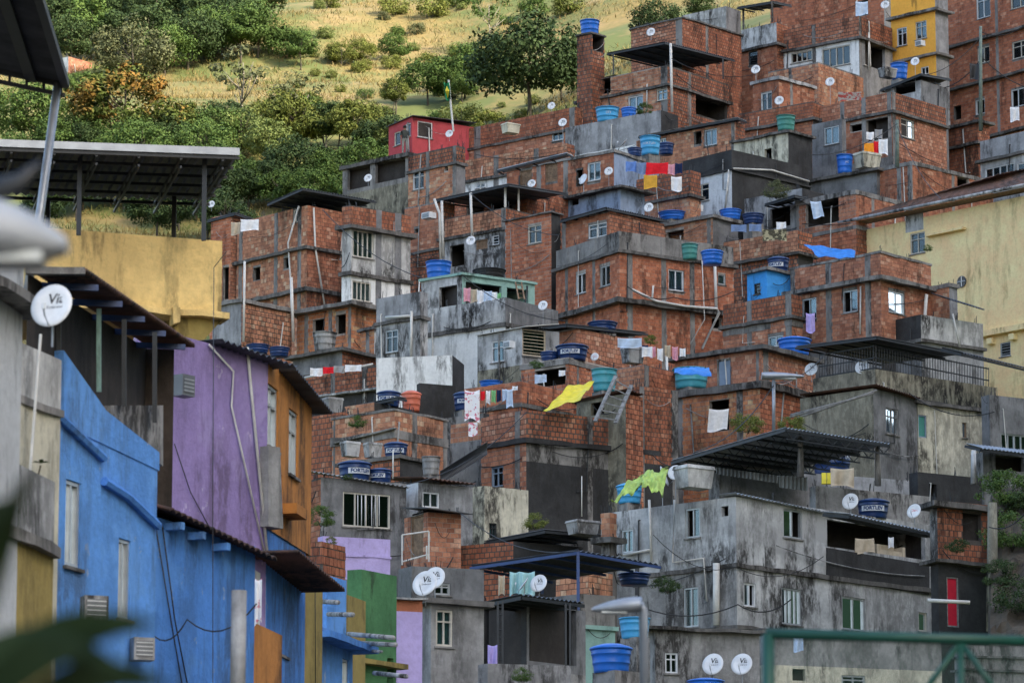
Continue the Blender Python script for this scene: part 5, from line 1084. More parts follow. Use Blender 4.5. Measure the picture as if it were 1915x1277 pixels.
def pole(label, px, y0, y1, Y, r, mat='woodpole', name='utility_pole', cat='pole'):
    b = MB(); b.tube([P(px, y1, Y), P(px, y0, Y)], r, 8, r1=r*.75); o = b.build(name, mat, None, loc=P(px, y1, Y), smooth=True); tag(o, label, cat)
pole('green weathered utility pole before the tall brick block', 1834, 50, 245, 243.5, .12); pole('short green pole rising beside the unfinished brick house', 1678, 225, 312, 229, .12); pole('white mast on the right of the honeycomb wall with a crossbar', 1088, 890, 965, 150, .02, 'pvc', 'antenna_mast', 'antenna'); pole('thin white mast in front of the wide dark tank', 735, 840, 895, 156.5, .03, 'pvc', 'antenna_mast', 'antenna'); pole('tall tree like concrete pillar on the dark right slope', 1856, 940, 1180, 147, .22, 'moss', 'pillar', 'pillar'); pole('concrete post holding up the front of the corrugated shelter', 1497, 812, 892, 154, .13, 'concrete', 'shelter_post', 'post'); pole('concrete post at the right end of the corrugated shelter', 1642, 832, 908, 156, .12, 'concrete', 'shelter_post', 'post'); pole('pale concrete post under the zinc awning at the right edge', 1821, 842, 905, 160, .12, 'grey', 'awning_post', 'post')
def lamp(label, hx0, hy0, hx1, hy1, Y, th, px, y1, rpole, mat='lamp'):
    a, b_ = P(hx0, hy0, Y), P(hx1, hy1, Y); e = empty('street_lamp', P(px, y1, Y), label, 'street lamp'); d = b_-a; m = MB(); n = 14; s = th*scale_at(a)/2
    for i in range(n+1):
        t = i/n; w_ = s*(.12+1.0*math.sin(math.pi*min(1, t*.62+.02))**.8); c = a+d*t
        for j in range(12): an = 2*math.pi*j/12; m.v.append(tuple(c+Vector((0, 1, 0))*w_*1.5*math.cos(an)+Z*(w_*math.sin(an)*(1 if math.sin(an) > 0 else .75))))
    for i in range(n):
        for j in range(12): p, q = i*12+j, i*12+(j+1) % 12; m.f.append((p, q, q+12, p+12)); m.m.append(0)
    m.f += [tuple(range(12)), tuple(range(n*12+11, n*12-1, -1))]; m.m += [0, 0]; m.build('lamp_head', mat, e, smooth=True)
    m = MB(); c = a+d*.45-Z*s*.62; m.cbox(c, d.length*.5, s*1.6, s*.25); m.build('lens', 'lens', e)
    m = MB(); m.tube([b_-d*.04+Z*.01, P(px, hy1+8, Y), P(px+3, y1, Y)] if px > hx0 else ([P(px, hy0+2, Y), P(px, y1, Y)] if px > hx1 else [b_, P(px, y1, Y)]), rpole, 10); m.build('pole', mat, e, smooth=True)
lamp('blurred grey street lamp low in the middle before the bright blue tank', 1106, 1140, 1200, 1131, 42, 30, 1203, 1330, .045)
lamp('street lamp with a pale flat head in front of the blue door house', 1504, 704, 1424, 704, 172, 15, 1447, 812, .07)
lamp('large out of focus street lamp head at the left edge', 126, 462, -90, 430, 12, 135, -95, 700, .06, 'lamppale')
b = MB(); b.tube([P(-60, 372, 12), P(40, 340, 12), P(78, 302, 12)], .045, 10, r1=.01); o = b.build('lamp_bracket', 'steel', None, loc=P(-60, 372, 12), smooth=True); tag(o, 'dark blurred bracket above the out of focus lamp head', 'bracket')
# green fence in the lower right
e = empty('green_fence', P(1437, 1420, 25), 'green tubular steel fence with chain link mesh at the bottom right', 'fence')
b = MB(); b.tube([P(1432, 1184, 25), P(1990, 1200, 25)], .032, 10); b.build('rail', 'steelgreen', e, smooth=True)
for x, nm in ((1437, 'post'), (1797, 'post')): b = MB(); b.tube([P(x, 1186 if x < 1500 else 1196, 25), P(x, 1480, 25)], .036 if x < 1500 else .02, 10); b.build(nm, 'steelgreen', e, smooth=True)
for a_, b_ in (((1797, 1200), (1700, 1330)), ((1797, 1200), (1890, 1330))): b = MB(); b.tube([P(*a_, 25), P(*b_, 25)], .018, 8); b.build('brace', 'steelgreen', e, smooth=True)
b = MB()
for i in range(62):
    x = 1380+i*11
    for sg in (1, -1):
        p, q = [x, 1192], [x+sg*120, 1432]
        lo = 1442
        if sg < 0 and q[0] < lo: t = (p[0]-lo)/120 if p[0] > lo else 0; q = [lo, 1192+240*t]
        if sg > 0 and p[0] < lo: t = (lo-p[0])/120; p = [lo, 1192+240*t]
        if p[0] < lo or t_ok(p, q) if False else (p[0] >= lo and q[0] >= lo and q[1] > p[1]): b.bar(P(p[0], p[1], 25), P(q[0], q[1], 25.01 if sg > 0 else 24.99), .003)
b.build('chain_link', 'steelgreen', e)['kind'] = 'stuff'
# cage bars on the mossy terrace
b = MB()
for f, x0, x1 in (('L', 1530, 1637), ('R', 1637, 1852)):
    for i in range(int((x1-x0)/5)+1):
        x = x0+i*5; yt = 690+(1637-x)*.16 if f == 'L' else 690+(x-1637)*.2; b.bar(CG.at(f, x, yt+4, -.1), CG.at(f, x, yt-46, -.1), .028)
    for dy in (-44, -22, -3): b.bar(CG.at(f, x0, 690+dy+((1637-x0)*.16 if f == 'L' else 0), -.1), CG.at(f, x1, 690+dy+(0 if f == 'L' else (x1-1637)*.2), -.1), .05)
b.build('cage_bars', 'steel', CG.e)['kind'] = 'stuff'
# corrugated shelter roof over the huge tank
A, B, C_ = P(1470, 800, 152), P(1256, 862, 159.4), P(1664, 830, 155.5)
sheet(SH.e, A, B, C_, 'tinlight', True, 'shelter_roof', 'L', True)
b = MB()
for i in range(9):
    p = A+(B-A)*(i/8)-Z*.12
    b.bar(p, p+(C_-A), .04, .05); b.bar(p-Z*.28, p+(C_-A)-Z*.28, .04, .05)
    for k in range(8): b.bar(p+(C_-A)*(k/8), p+(C_-A)*((k+.5)/8)-Z*.28, .025); b.bar(p+(C_-A)*((k+.5)/8)-Z*.28, p+(C_-A)*((k+1)/8), .025)
b.build('truss', 'steel', SH.e)
def zinc(label, x0, y0, x1, y1, h0, h1, Y):
    m = MB(); a, b_, c, d = P(x0, y0, Y), P(x1, y1, Y), P(x1, y1+h1, Y), P(x0, y0+h0, Y); k = int((x1-x0)/7)
    m.grid(lambda u, v: (a*(1-u)+b_*u)*(1-v)+(d*(1-u)+c*u)*v+Vector((0, -.04*math.cos(u*k*2*math.pi), 0)), k*4, 1, thick=.01); o = m.build('zinc_sheet', 'tinlight', None, loc=a); tag(o, label, 'metal sheet')
zinc('long narrow zinc sheet strip under the corrugated shelter edge', 1340, 874, 1462, 890, 12, 14, 158.5); zinc('broad pale zinc sheet hanging below the shelter edge', 1458, 889, 1510, 892, 22, 26, 158.3)
b = MB(); b.grid(lambda u, v: P(823+u*88, 893-u*55, 162+u*2)+Vector((0, 0, .25*math.cos(v*3.1)))+Vector((0, .5*math.sin(v*3.1), 0)), 8, 10, thick=.01); o = b.build('zinc_sheet', 'tin', None, loc=P(823, 893, 162)); tag(o, 'rolled dark zinc sheet leaning beside the brick pillar', 'metal sheet')
# yellow house roof, vent, ledge, brackets
A, B = YH.at('L', 1588, 421, .8), YH.at('L', 2040, 330, .8); R1, R2 = P(1862, 330, 217), P(2100, 280, 217)
m = MB(); u, v = B-A, R1-A
m.grid(lambda a, b: (A+(B-A)*a)*(1-b)+(R1+(R2-R1)*a)*b + Z*(.04*abs(math.sin(a*90))+.05*(1-(b*14) % 1)), 140, 42, thick=.03); m.build('roof', 'tile', YH.e)
m = MB(); m.tube([A+YH.nL*.06, B+YH.nL*.06], .09, 8); m.build('gutter', 'grey', YH.e, smooth=True)
m = MB(); m.quad(A-Z*.1, B-Z*.1, B-YH.nL*.9-Z*.12, A-YH.nL*.9-Z*.12); m.build('eaves', 'wood', YH.e)
c = YH.at('L', 1800, 527, .03); ang = math.atan2(YH.dL.y, YH.dL.x)
m = MB(); k = 20
for r_, o_ in ((.3, 0), (.3, .06), (.24, .06), (.24, .02)):
    for j in range(k): an = 2*math.pi*j/k; m.v.append(tuple(c+YH.dL*r_*math.cos(an)+Z*r_*math.sin(an)+YH.nL*o_))
for i in range(3):
    for j in range(k): p, q = i*k+j, i*k+(j+1) % k; m.f.append((p, q, q+k, p+k)); m.m.append(0)
m.f.append(tuple(3*k+j for j in range(k))); m.m.append(0); vt = m.build('round_vent', 'greyd', YH.e)
for an in (0, math.pi/2): m = MB(); m.bar(c+YH.nL*.06+(YH.dL*math.cos(an)+Z*math.sin(an))*.26, c+YH.nL*.06-(YH.dL*math.cos(an)+Z*math.sin(an))*.26, .04); m.build('vent_bar', 'frameal', vt)
m = MB(); m.box(YH.at('L', 1737, 444, 0), YH.dL*-2.6, YH.nL*.3, Z*.12); m.build('ledge', 'yellow', YH.e)
m = MB(); m.box(YH.at('L', 1838, 632, 0), YH.dL*-6, YH.nL*.35, Z*.3); m.build('ledge', 'yellow', YH.e)
for x in (1852, 1893): m = MB(); m.box(YH.at('L', x, 645-(x-1852)*.2, 0), YH.dL*-.35, YH.nL*.3, Z*.3); m.build('bracket', 'yellow', YH.e)
m = MB(); m.box(YH.at('L', 1694, 436, -.01), YH.dL*-1.25, YH.nL*.02, Z*.9); m.build('plaster_patch', 'grey', YH.e)
# sofa, boxes
a = GH.at('R', 1674, 1050, -.45); e = empty('sofa', a, 'pale sofa standing on the black terrace of the large grey house', 'sofa', rz=math.radians(40))
b = MB(); b.cbox((0, 0, .28), 1.2, .5, .3); link('seat', b.mesh('seat', 'ctan'), e); b = MB(); b.cbox((0, .25, .45), 1.2, .16, .5); link('backrest', b.mesh('backrest', 'ctan'), e)
for s_ in (-.66, .66): b = MB(); b.cbox((s_, 0, .4), .14, .55, .42); link('armrest', b.mesh('armrest', 'ctan'), e)
for i, x in enumerate((1541, 1551)):
    b = MB(); b.cbox((0, 0, .2), .17, .2, .4); o = link('drum', b.mesh('drum', 'tarpyellow'), None, P(x, 905, 153)); tag(o, f'{("left", "right")[i]} yellow can of two below the huge tank', 'can', 'yellow cans')
prism(GH.e, GH, 'R', [(1545, 1024), (1736, 1056), (1736, 1112), (1545, 1080)], 'black', 'terrace_parapet', .06, .1)
# person on the roof by the red house
def person(px, yfeet, Y):
    p0 = P(px, yfeet, Y); e = empty('person', p0, 'person in dark top and grey trousers standing by the red house', 'person', rz=.3)
    V = [(0, 0, .92), (0, 0, 1.15), (0, 0, 1.38), (0, .01, 1.48), (0, 0, 1.62), (.1, 0, .88), (.12, -.02, .48), (.12, .02, .07), (.12, -.12, .03), (-.1, 0, .88), (-.11, .03, .48), (-.12, .05, .07), (-.12, -.1, .03), (.19, 0, 1.36), (.25, -.03, 1.08), (.2, -.2, .95), (.17, -.3, .97), (-.19, 0, 1.36), (-.26, .03, 1.08), (-.24, -.08, .84), (-.23, -.13, .76)]
    E = [(0, 1), (1, 2), (2, 3), (3, 4), (0, 5), (5, 6), (6, 7), (7, 8), (0, 9), (9, 10), (10, 11), (11, 12), (2, 13), (13, 14), (14, 15), (15, 16), (2, 17), (17, 18), (18, 19), (19, 20)]
    R_ = [.15, .14, .15, .06, .1, .1, .07, .05, .045, .1, .07, .05, .045, .065, .05, .036, .03, .065, .05, .036, .03]
    me = bpy.data.meshes.new('body'); me.from_pydata(V, E, []); o = link('body', me, e)
    for k, c in (('skin', (.2, .1, .06)), ('shirt', (.03, .035, .03)), ('trousers', (.22, .22, .2)), ('hair', (.012, .01, .009))):
        if k not in MATS: simple(k, c, .8)
    sk = o.modifiers.new('skin', 'SKIN'); 
    for i, r_ in enumerate(R_): me.skin_vertices[0].data[i].radius = (r_, r_)
    me.skin_vertices[0].data[0].use_root = True; ss = o.modifiers.new('sub', 'SUBSURF'); ss.levels = ss.render_levels = 2
    dg = bpy.context.evaluated_depsgraph_get(); m2 = bpy.data.meshes.new_from_object(o.evaluated_get(dg)); o.modifiers.clear(); o.data = m2
    m2.materials.clear(); [m2.materials.append(MATS[k]) for k in ('skin', 'shirt', 'trousers')]
    for f in m2.polygons:
        z = f.center.z; x = abs(f.center.x); f.use_smooth = True; f.material_index = 2 if (z < .95 and x < .2 and z > .06) else (1 if .93 < z < 1.45 and not (x > .18 and z < 1.1) else 0)
    b = MB(); b.lathe([(.02, -.02), (.105, .0), (.118, .06), (.1, .12), (.05, .16), (.01, .165)], 14, c=(0, .015, 1.6)); link('hair', b.mesh('hair', 'hair', True), e)
person(757, 288, 248.5)
# wires
def wire(label, pts, r=.012, sag=.3):
    q = [P(*p) for p in pts]; out = []
    for a, b_ in zip(q, q[1:]):
        for i in range(8): t = i/8; out.append(a+(b_-a)*t-Z*sag*4*t*(1-t))
    m = MB(); m.tube(out+[q[-1]], r, 5); o = m.build('cable', 'wire', None, loc=q[0]); tag(o, label, 'cable')
wire('black power cable running left from the utility pole', [(1765, 165, 244), (1834, 112, 243.5)], .03); wire('black power cable running right from the utility pole', [(1834, 105, 243.5), (1925, 165, 243)], .03); wire('white cable crossing the upper right dark slope', [(1850, 985, 146), (1925, 950, 144)], .02); wire('black cable crossing the deep blue wall', [(270, 1165, 66), (350, 1158, 66), (480, 1128, 66)], .012); wire('thin pale cord hanging over the yellow parapet and purple wall', [(424, 470, 76), (400, 500, 76), (398, 900, 70), (398, 1290, 68)], .008, 0); wire('cable sagging in front of the square brick house', [(1172, 535, 203), (1260, 556, 203), (1372, 545, 204)], .025); wire('sagging cable behind the green fence posts', [(1200, 1135, 125), (1380, 1130, 125), (1480, 1120, 125)], .02)
b = MB(); b.tube([P(76, 625, 55), P(55, 900, 55), P(36, 1170, 55)], .02, 7); o = b.build('downpipe', 'pvc', None, loc=P(36, 1170, 55)); tag(o, 'slim grey downpipe in front of the stained plaster end wall', 'pipe')

e = empty('balcony_rail', P(760, 1050, 152), 'white pipe railing in front of the brick hut door', 'railing')
for a_, b_ in (((752, 1000), (802, 993)), ((752, 1050), (802, 1036))): b = MB(); b.tube([P(*a_, 152), P(*b_, 152)], .03, 6); b.build('rail', 'pvc', e)
for x, y0, y1 in ((752, 1000, 1056), (802, 993, 1050), (798, 1020, 1045)): b = MB(); b.tube([P(x, y0, 152), P(x, y1, 152)], .03, 6); b.build('post', 'pvc', e)
def bank():
    m = MB(); q = [Vector(P(1846, 1300, 140)), Vector(P(2010, 1300, 140)), Vector(P(2010, 915, 153)), Vector(P(1852, 930, 153))]
    m.grid(lambda u, v: (q[0]*(1-u)+q[1]*u)*(1-v)+(q[3]*(1-u)+q[2]*u)*v+Vector((0, -1, .4))*(.5*mnoise.noise(Vector((u*7, v*14, 2)))), 16, 30, thick=.3); o = m.build('earth_bank', 'earth', None); o['kind'] = 'structure'
bank()

for i, (l, pts, r__) in enumerate((('long cable from the hilltop canopy pole to the white ledged house', [(1256, 110, 245), (1413, 140, 243)], .02), ('cable from the short green pole to the black walled house', [(1678, 232, 228.5), (1512, 290, 226)], .022), ('cable from the short green pole to the yellow house eaves', [(1678, 236, 228.5), (1760, 372, 212)], .022), ('cable between the white posted canopy and the grey parapet house', [(880, 362, 215.5), (1045, 440, 207)], .02), ('cable from the tall left brick house to the terrace house', [(603, 392, 210), (790, 520, 194)], .022), ('cable from the terrace house to the slatted plaster house', [(865, 515, 193), (1060, 600, 189)], .02), ('cable from the street lamp pole up to the blue tarpaulin house', [(1447, 715, 172), (1560, 640, 190)], .022), ('cable from the street lamp pole down to the corrugated shelter', [(1447, 720, 172), (1300, 845, 160), (1220, 850, 160)], .022), ('cable from the caged terrace to the cream wall', [(1700, 735, 180), (1860, 770, 178)], .022), ('cable hanging across the large grey house front', [(1222, 1000, 145), (1376, 1060, 144), (1540, 1040, 145)], .014), ('cable from the honeycomb wall to the wide barred window house', [(985, 770, 170), (765, 905, 156)], .018), ('cable strung from the brick hut to the blue posted canopy', [(862, 960, 152), (1080, 1030, 135)], .016), ('upper cable of the pair crossing the tall brick block', [(1834, 60, 243.5), (1925, 40, 243)], .025), ('cable dropping from the utility pole to the dark shed', [(1834, 70, 243.5), (1722, 142, 242)], .022))): wire(l, pts, r__, .5)
# ------------------------------------------------------------------ trees, bushes, grass
def leaves(n_cl, per, rad, crad, size, seed, flat=.75, zc=0.0):
    """leaf faces gathered in clumps through a crown volume; returns verts, faces"""
    r = np.random.RandomState(seed); V = []; 
    d = r.normal(size=(n_cl, 3)); d /= np.linalg.norm(d, axis=1)[:, None]; cc = d*(rad*(.45+.55*r.rand(n_cl, 1)**.5)); cc[:, 2] = np.maximum(cc[:, 2]*flat, -.35*rad)
    cr = crad*(.6+.8*r.rand(n_cl)); out = []
    for c, k in zip(cc, cr):
        q = r.normal(size=(per, 3)); q /= np.linalg.norm(q, axis=1)[:, None]; p = c+q*k*(.55+.45*r.rand(per, 1))*np.array([1, 1, .7])
        nrm = q+np.array([0, 0, .5])+.5*r.normal(size=(per, 3)); nrm /= np.linalg.norm(nrm, axis=1)[:, None]
        t = np.cross(nrm, r.normal(size=(per, 3))); t /= np.linalg.norm(t, axis=1)[:, None]; b = np.cross(nrm, t); s = size*(.6+.8*r.rand(per, 1))
        out.append(np.stack([p-t*s, p-b*s*.5, p+t*s, p+b*s*.5], 1))
    v = np.concatenate(out).reshape(-1, 3); v[:, 2] += zc; return v
def leafmesh(name, v, mat):
    n = len(v)//4; me = bpy.data.meshes.new(name); me.vertices.add(len(v)); me.vertices.foreach_set('co', v.astype(np.float32).ravel())
    me.loops.add(len(v)); me.loops.foreach_set('vertex_index', np.arange(len(v), dtype=np.int32)); me.polygons.add(n); me.polygons.foreach_set('loop_start', np.arange(0, len(v), 4, dtype=np.int32))
    me.materials.append(MATS[mat]); me.update(); me.validate(); return me
CROWN = {}; TRUNK = {}
def crown(mat, shape, k):
    key = (mat, shape, k)
    if key not in CROWN:
        if shape == 'round': v = leaves(48, 120, 2.8, 1.0, .165, 10+k, 1.0, 4.6)
        elif shape == 'wide': v = leaves(64, 120, 3.8, 1.15, .165, 30+k, .72, 3.9)
        elif shape == 'sparse': v = leaves(20, 32, 2.6, .6, .19, 50+k, .9, 5.4)
        elif shape == 'fine': v = leaves(46, 90, 1.7, .5, .075, 90+k, .75, 1.1)
        else: v = leaves(26, 110, 1.7, .75, .115, 70+k, .75, 1.1)
        CROWN[key] = leafmesh('crown', v, mat)
    return CROWN[key]
def trunk(shape, k, mat):
    key = (shape, k, mat)
    if key not in TRUNK:
        r = random.Random(k+5); b = MB()
        if shape in ('bush', 'fine'):
            for i in range(5): a = r.random()*6.28; b.tube([(0, 0, 0), (math.cos(a)*.4, math.sin(a)*.4, .6), (math.cos(a)*.9, math.sin(a)*.9, 1.4)], .05, 5, r1=.015)
        else:
            b.tube([(0, 0, -.5), (.08, .05, 1.2), (-.05, .1, 2.6), (.1, 0, 4.2), (.05, .1, 6)], .16, 7, r1=.04)
            for i in range(8):
                a = r.random()*6.28; z = 2+r.random()*2.2; L = 1.2+r.random()*1.5; b.tube([(0, .05, z), (math.cos(a)*L*.5, math.sin(a)*L*.5, z+.7), (math.cos(a)*L, math.sin(a)*L, z+1.8)], .07, 5, r1=.02)
        TRUNK[key] = b.mesh('trunk', mat, True)
    return TRUNK[key]
NT = [0]
def tree(px, py, hpx, label, mat='leafmid', shape='round', group='trees and bushes on the hillside', bark='barkdark', loc=None, wide=1.0, cat=None):
    p = loc if loc is not None else hillpt(px, py); m = scale_at(p); full = {'round': 8.0, 'wide': 7.2, 'sparse': 8.3, 'bush': 2.6, 'fine': 2.6}[shape]; s = hpx*m/full; NT[0] += 1; k = NT[0] % 3
    e = empty('bush' if shape in ('bush', 'fine') else 'tree', p, label, cat or ('bush' if shape == 'bush' else 'tree'), group, rnd()*6.28); e.scale = (s*wide, s*wide, s)
    link('stem' if shape in ('bush', 'fine') else 'trunk', trunk(shape, k, bark), e); link('foliage' if shape in ('bush', 'fine') else 'crown', crown(mat, shape, k), e)
tree(990, 225, 210, 'big dark layered tree left of the hilltop house', 'leafdark', 'wide', wide=1.0); tree(1050, 190, 110, 'dark tree touching the brick stair tower', 'leafdark', 'round'); tree(1235, 100, 105, 'dark dense bush behind the hilltop canopy house', 'leafdark', 'wide'); tree(1310, 60, 80, 'dark shrub at the top edge beside the concrete house', 'leafdark', 'round')
tree(915, 100, 120, 'slender tree with a bare forked trunk below the top edge', 'leafmid', 'sparse', bark='bark'); tree(870, 190, 115, 'round green tree above the flag', 'leafmid', 'round'); tree(800, 205, 100, 'bushy green tree left of the flag', 'leafmid', 'wide'); tree(740, 215, 80, 'yellow green tree just behind the red house', 'leafyellow', 'round'); tree(690, 275, 90, 'yellow green tree left of the red house', 'leafyellow', 'round')
tree(452, 255, 190, 'tall pale trunked sparse tree at the meadow edge', 'leafgrey', 'sparse', bark='bark'); tree(552, 290, 165, 'thin pale trunked tree on the meadow', 'leafgrey', 'sparse', bark='bark'); tree(610, 300, 110, 'small sparse tree right of the thin pale trunked one', 'leafyellow', 'sparse', bark='bark'); tree(535, 112, 60, 'lone round bush in the dry grass', 'leafmid', 'bush')
tree(235, 300, 175, 'large tree tinged orange above the metal roof', 'leaforange', 'wide', wide=1.15); tree(340, 290, 110, 'orange tinted smaller tree right of the large one', 'leaforange', 'round'); tree(45, 290, 150, 'broad green tree behind the leaning pole', 'leafmid', 'wide'); tree(145, 210, 80, 'green tree in front of the half hidden brick hut', 'leafmid', 'round')
r_ = random.Random(3); ORD = 'first second third fourth fifth sixth seventh eighth ninth tenth eleventh twelfth thirteenth fourteenth'.split()
def scatter(n, x0, x1, y0, y1, h0, h1, mats, shapes, label, group):
    for i in range(n):
        x = x0+(x1-x0)*((i+.5+r_.uniform(-.45, .45))/n); tree(x, r_.uniform(y0, y1), r_.uniform(h0, h1), label.replace('#', ORD[i]), r_.choice(mats), r_.choice(shapes), group)
scatter(14, 80, 520, 40, 80, 95, 140, ['leafdark', 'leafmid', 'leafdark'], ['round', 'wide'], '# tree from the left in the middle row of the upper left wood', 'wood at the upper left'); scatter(14, 90, 500, 95, 165, 95, 140, ['leafdark', 'leafdark', 'leafmid', 'leafgrey'], ['round', 'wide'], '# tree from the left in the front row of the upper left wood', 'wood at the upper left'); scatter(9, 200, 500, 5, 40, 70, 100, ['leafmid', 'leafdark'], ['round'], '# tree from the left in the back row of the upper left wood', 'wood at the upper left')
scatter(12, 390, 740, 290, 345, 90, 125, ['leafmid', 'leafyellow', 'leaflight', 'leafdark'], ['round', 'wide'], '# green tree from the left in the belt above the brick houses', 'tree belt above the brick houses'); scatter(12, 370, 700, 370, 430, 90, 130, ['leafdark', 'leafmid', 'leafmid'], ['round', 'wide'], '# dark tree from the left in the gully behind the tall brick house', 'dark trees in the gully'); scatter(12, 60, 430, 390, 470, 100, 140, ['leafdark'], ['round', 'wide'], '# dark tree from the left seen through the black posted roof', 'dark trees behind the terrace roof'); scatter(10, -20, 420, 300, 360, 90, 130, ['leafdark', 'leafmid'], ['wide', 'round'], '# tree from the left in the row just above the metal roof', 'trees above the metal roof')
scatter(6, 640, 960, 235, 262, 35, 55, ['leafyellow', 'leafmid'], ['bush'], '# low bush from the left along the ridge behind the red house', 'bushes along the ridge'); scatter(14, 500, 960, 30, 190, 14, 30, ['leafmid', 'leafyellow', 'leafgrey'], ['bush'], '# small shrub from the left scattered in the dry grass', 'shrubs in the dry grass'); scatter(6, 560, 1150, 5, 60, 30, 55, ['leafmid', 'leafyellow'], ['bush'], '# shrub from the left near the top of the dry meadow', 'shrubs near the top edge')
scatter(12, 480, 1000, 60, 230, 16, 34, ['leafmid', 'leafyellow', 'leafyellow'], ['bush'], '# green shrub from the left in the lower meadow', 'shrubs in the lower meadow'); scatter(9, 470, 760, 200, 290, 40, 80, ['leafyellow', 'leafmid', 'leafgrey'], ['round', 'sparse'], '# young tree from the left along the meadow foot', 'young trees at the meadow foot')
scatter(14, 380, 1000, 10, 250, 12, 26, ['leaflight', 'leafyellow', 'leaflight'], ['bush'], '# pale bush from the left dotted over the whole meadow', 'pale bushes on the meadow'); scatter(8, 560, 960, 120, 215, 50, 90, ['leafmid', 'leaflight', 'leafyellow'], ['wide', 'round'], '# tree from the left on the slope above the red house', 'trees above the red house')
def shrub(px, py, Y, hpx, label, mat='leafmid'): tree(px, py, hpx, label, mat, 'fine', None, loc=P(px, py, Y), cat='plant')
shrub(1452, 372, 222, 38, 'flowering bush on the dark terrace right of the black wall', 'leafgrey'); shrub(1398, 812, 180, 48, 'weedy bush beside the white sheet opening', 'leafyellow'); shrub(600, 985, 152, 42, 'leafy plant left of the wide barred window', 'leafmid'); shrub(1000, 990, 148, 34, 'bright green potted plant beside the black wall', 'leafyellow'); shrub(1004, 690, 183.5, 20, 'small plant on the concrete beam by the dark tanks', 'leafmid'); shrub(1217, 645, 180, 20, 'small palm like plant on the crowded washing roof', 'leafyellow'); shrub(1735, 470, 209, 14, 'potted plant on the parapet before the yellow house window', 'leafmid'); shrub(1480, 810, 178, 40, 'weeds under the leaning planks', 'leafyellow'); shrub(1205, 215, 240, 24, 'plant on the grey parapet under the hilltop house', 'leafmid'); shrub(975, 1275, 110, 30, 'plant at the foot of the dark shelter', 'leafmid'); shrub(1248, 1110, 138, 40, 'dark creeper under the right end of the blue posted canopy', 'leafdark'); shrub(620, 1018, 101, 16, 'grass tuft on the crumbling brick wall', 'leafyellow'); shrub(668, 800, 168, 26, 'weeds beside the mossy box tank', 'leafmid'); shrub(650, 898, 156.8, 16, 'weeds on the corrugated roof edge', 'leafdark')
for i, (x, y, h_) in enumerate(((1876, 940, 50), (1893, 1020, 55), (1915, 950, 40), (1872, 1090, 36), (1905, 1140, 50), (1790, 1030, 22))): shrub(x, y+h_*.2, 140+(1300-y)/375*13-1.2 if x > 1845 else 146, h_*1.5, ('green creeper at the concrete house by the right edge', 'leafy bush on the dark right slope', 'uppermost bush cut by the right edge', 'low bush beside the tree like pillar', 'lowest bush on the dark right slope', 'ferns on the wall above the crimson door')[i], 'leafmid' if i in (0, 1) else 'leafdark')
# near shoot on the left and the blurred leaves in front of the lens
e = empty('potted_shoot', P(52, 960, 53), 'young shoot with leaf rosettes against the cream end wall', 'plant')
b = MB(); b.tube([P(40, 990, 53), P(48, 890, 53)], .012, 5); b.tube([P(62, 930, 53), P(76, 870, 53)], .012, 5); b.build('stem', 'barkdark', e)
def leaf(mb, c, d, L, w_, up=Z):
    d = d.normalized(); s_ = d.cross(up).normalized(); n = 5
    pts = [(c+d*L*t+Z*(-.25*L*t*t), w_*math.sin(math.pi*min(.98, t*.9+.06))) for t in [i/n for i in range(n+1)]]
    for (p, a), (q, b2) in zip(pts, pts[1:]): mb.quad(p-s_*a/2, q-s_*b2/2, q+s_*b2/2, p+s_*a/2)
for (x, y) in ((48, 884), (76, 866), (44, 905)):
    for i in range(8): b = MB(); a = i*.785+rnd(); leaf(b, P(x, y, 53), Vector((math.cos(a), math.sin(a)*.6, .35)), .13, .05); b.build('leaf', 'leafmid', e)
e = empty('foreground_plant', P(60, 1500, 7), 'blurred dark green leaves right in front of the lens at the lower left', 'plant')
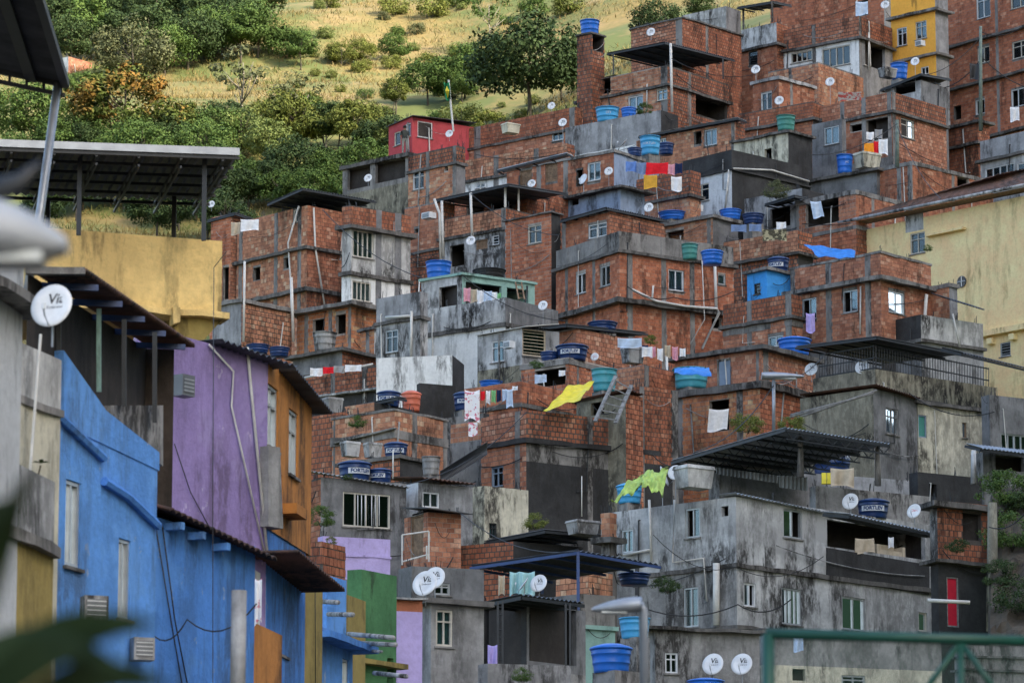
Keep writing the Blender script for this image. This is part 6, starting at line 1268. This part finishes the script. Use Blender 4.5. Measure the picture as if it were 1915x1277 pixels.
for i, (x0, y0, x1, y1, wd) in enumerate(((-60, 1290, 300, 1172, 120), (-80, 1240, 240, 1260, 110), (20, 1330, 330, 1290, 100), (-40, 1200, 60, 880, 70), (-80, 1120, 30, 940, 80), (-60, 1340, 180, 1215, 120))):
    b = MB(); a, c = P(x0, y0, 7), P(x1, y1, 6.6); d = c-a; s_ = Vector((d.z, 0, -d.x)).normalized()*.6+Vector((0, .5, 0)); n = 8; w_ = wd*7/FPX
    for k in range(n):
        t, t2 = k/n, (k+1)/n; f = lambda q: w_*math.sin(math.pi*min(.99, q*.85+.14)); sg = lambda q: Z*(.04*math.sin(q*3))
        b.quad(a+d*t-s_*f(t)/2+sg(t), a+d*t2-s_*f(t2)/2+sg(t2), a+d*t2+s_*f(t2)/2+sg(t2), a+d*t+s_*f(t)/2+sg(t))
    b.build('leaf', 'leafdark', e)
b = MB(); b.tube([P(-60, 1500, 7), P(-50, 1180, 7)], .01, 6); b.build('stem', 'barkdark', e)
# half hidden hut in the wood
p = hillpt(146, 142); h_ = House('brick_hut', 'half hidden small brick hut in the wood at the upper left', 128, p.y-1, 40, 114, 172, 106); h_.band(106, None, 'white', 'bricko').build()
# dry grass
def grass(n, seed):
    r = np.random.RandomState(seed); V = []
    for _ in range(n):
        Y = r.uniform(262, 440); X = r.uniform(-.125, .06)*Y
        if mnoise.noise(Vector((X*.06, Y*.06, 1))) < -.25: continue
        z = ground(X, Y)
        for k in range(6):
            a = r.rand()*6.28; hh = r.uniform(.1, .36); w_ = .04; x, y = X+r.normal()*.5, Y+r.normal()*.5; lx, ly = r.normal()*.2, r.normal()*.2; c, s = math.cos(a)*w_, math.sin(a)*w_
            V += [(x-c, y-s, z-.1), (x+c, y+s, z-.1), (x+c*.3+lx, y+s*.3+ly, z+hh), (x-c*.3+lx, y-s*.3+ly, z+hh)]
    me = leafmesh('dry_grass', np.array(V), 'grassblade'); o = bpy.data.objects.new('dry_grass', me); COL.objects.link(o); tag(o, 'dry golden grass covering the slope behind the houses', 'grass', None, 'stuff')
grass(20000, 4)
dup = [k for k, n in LABELS.items() if n > 1]
print('LABEL DUPES', dup)
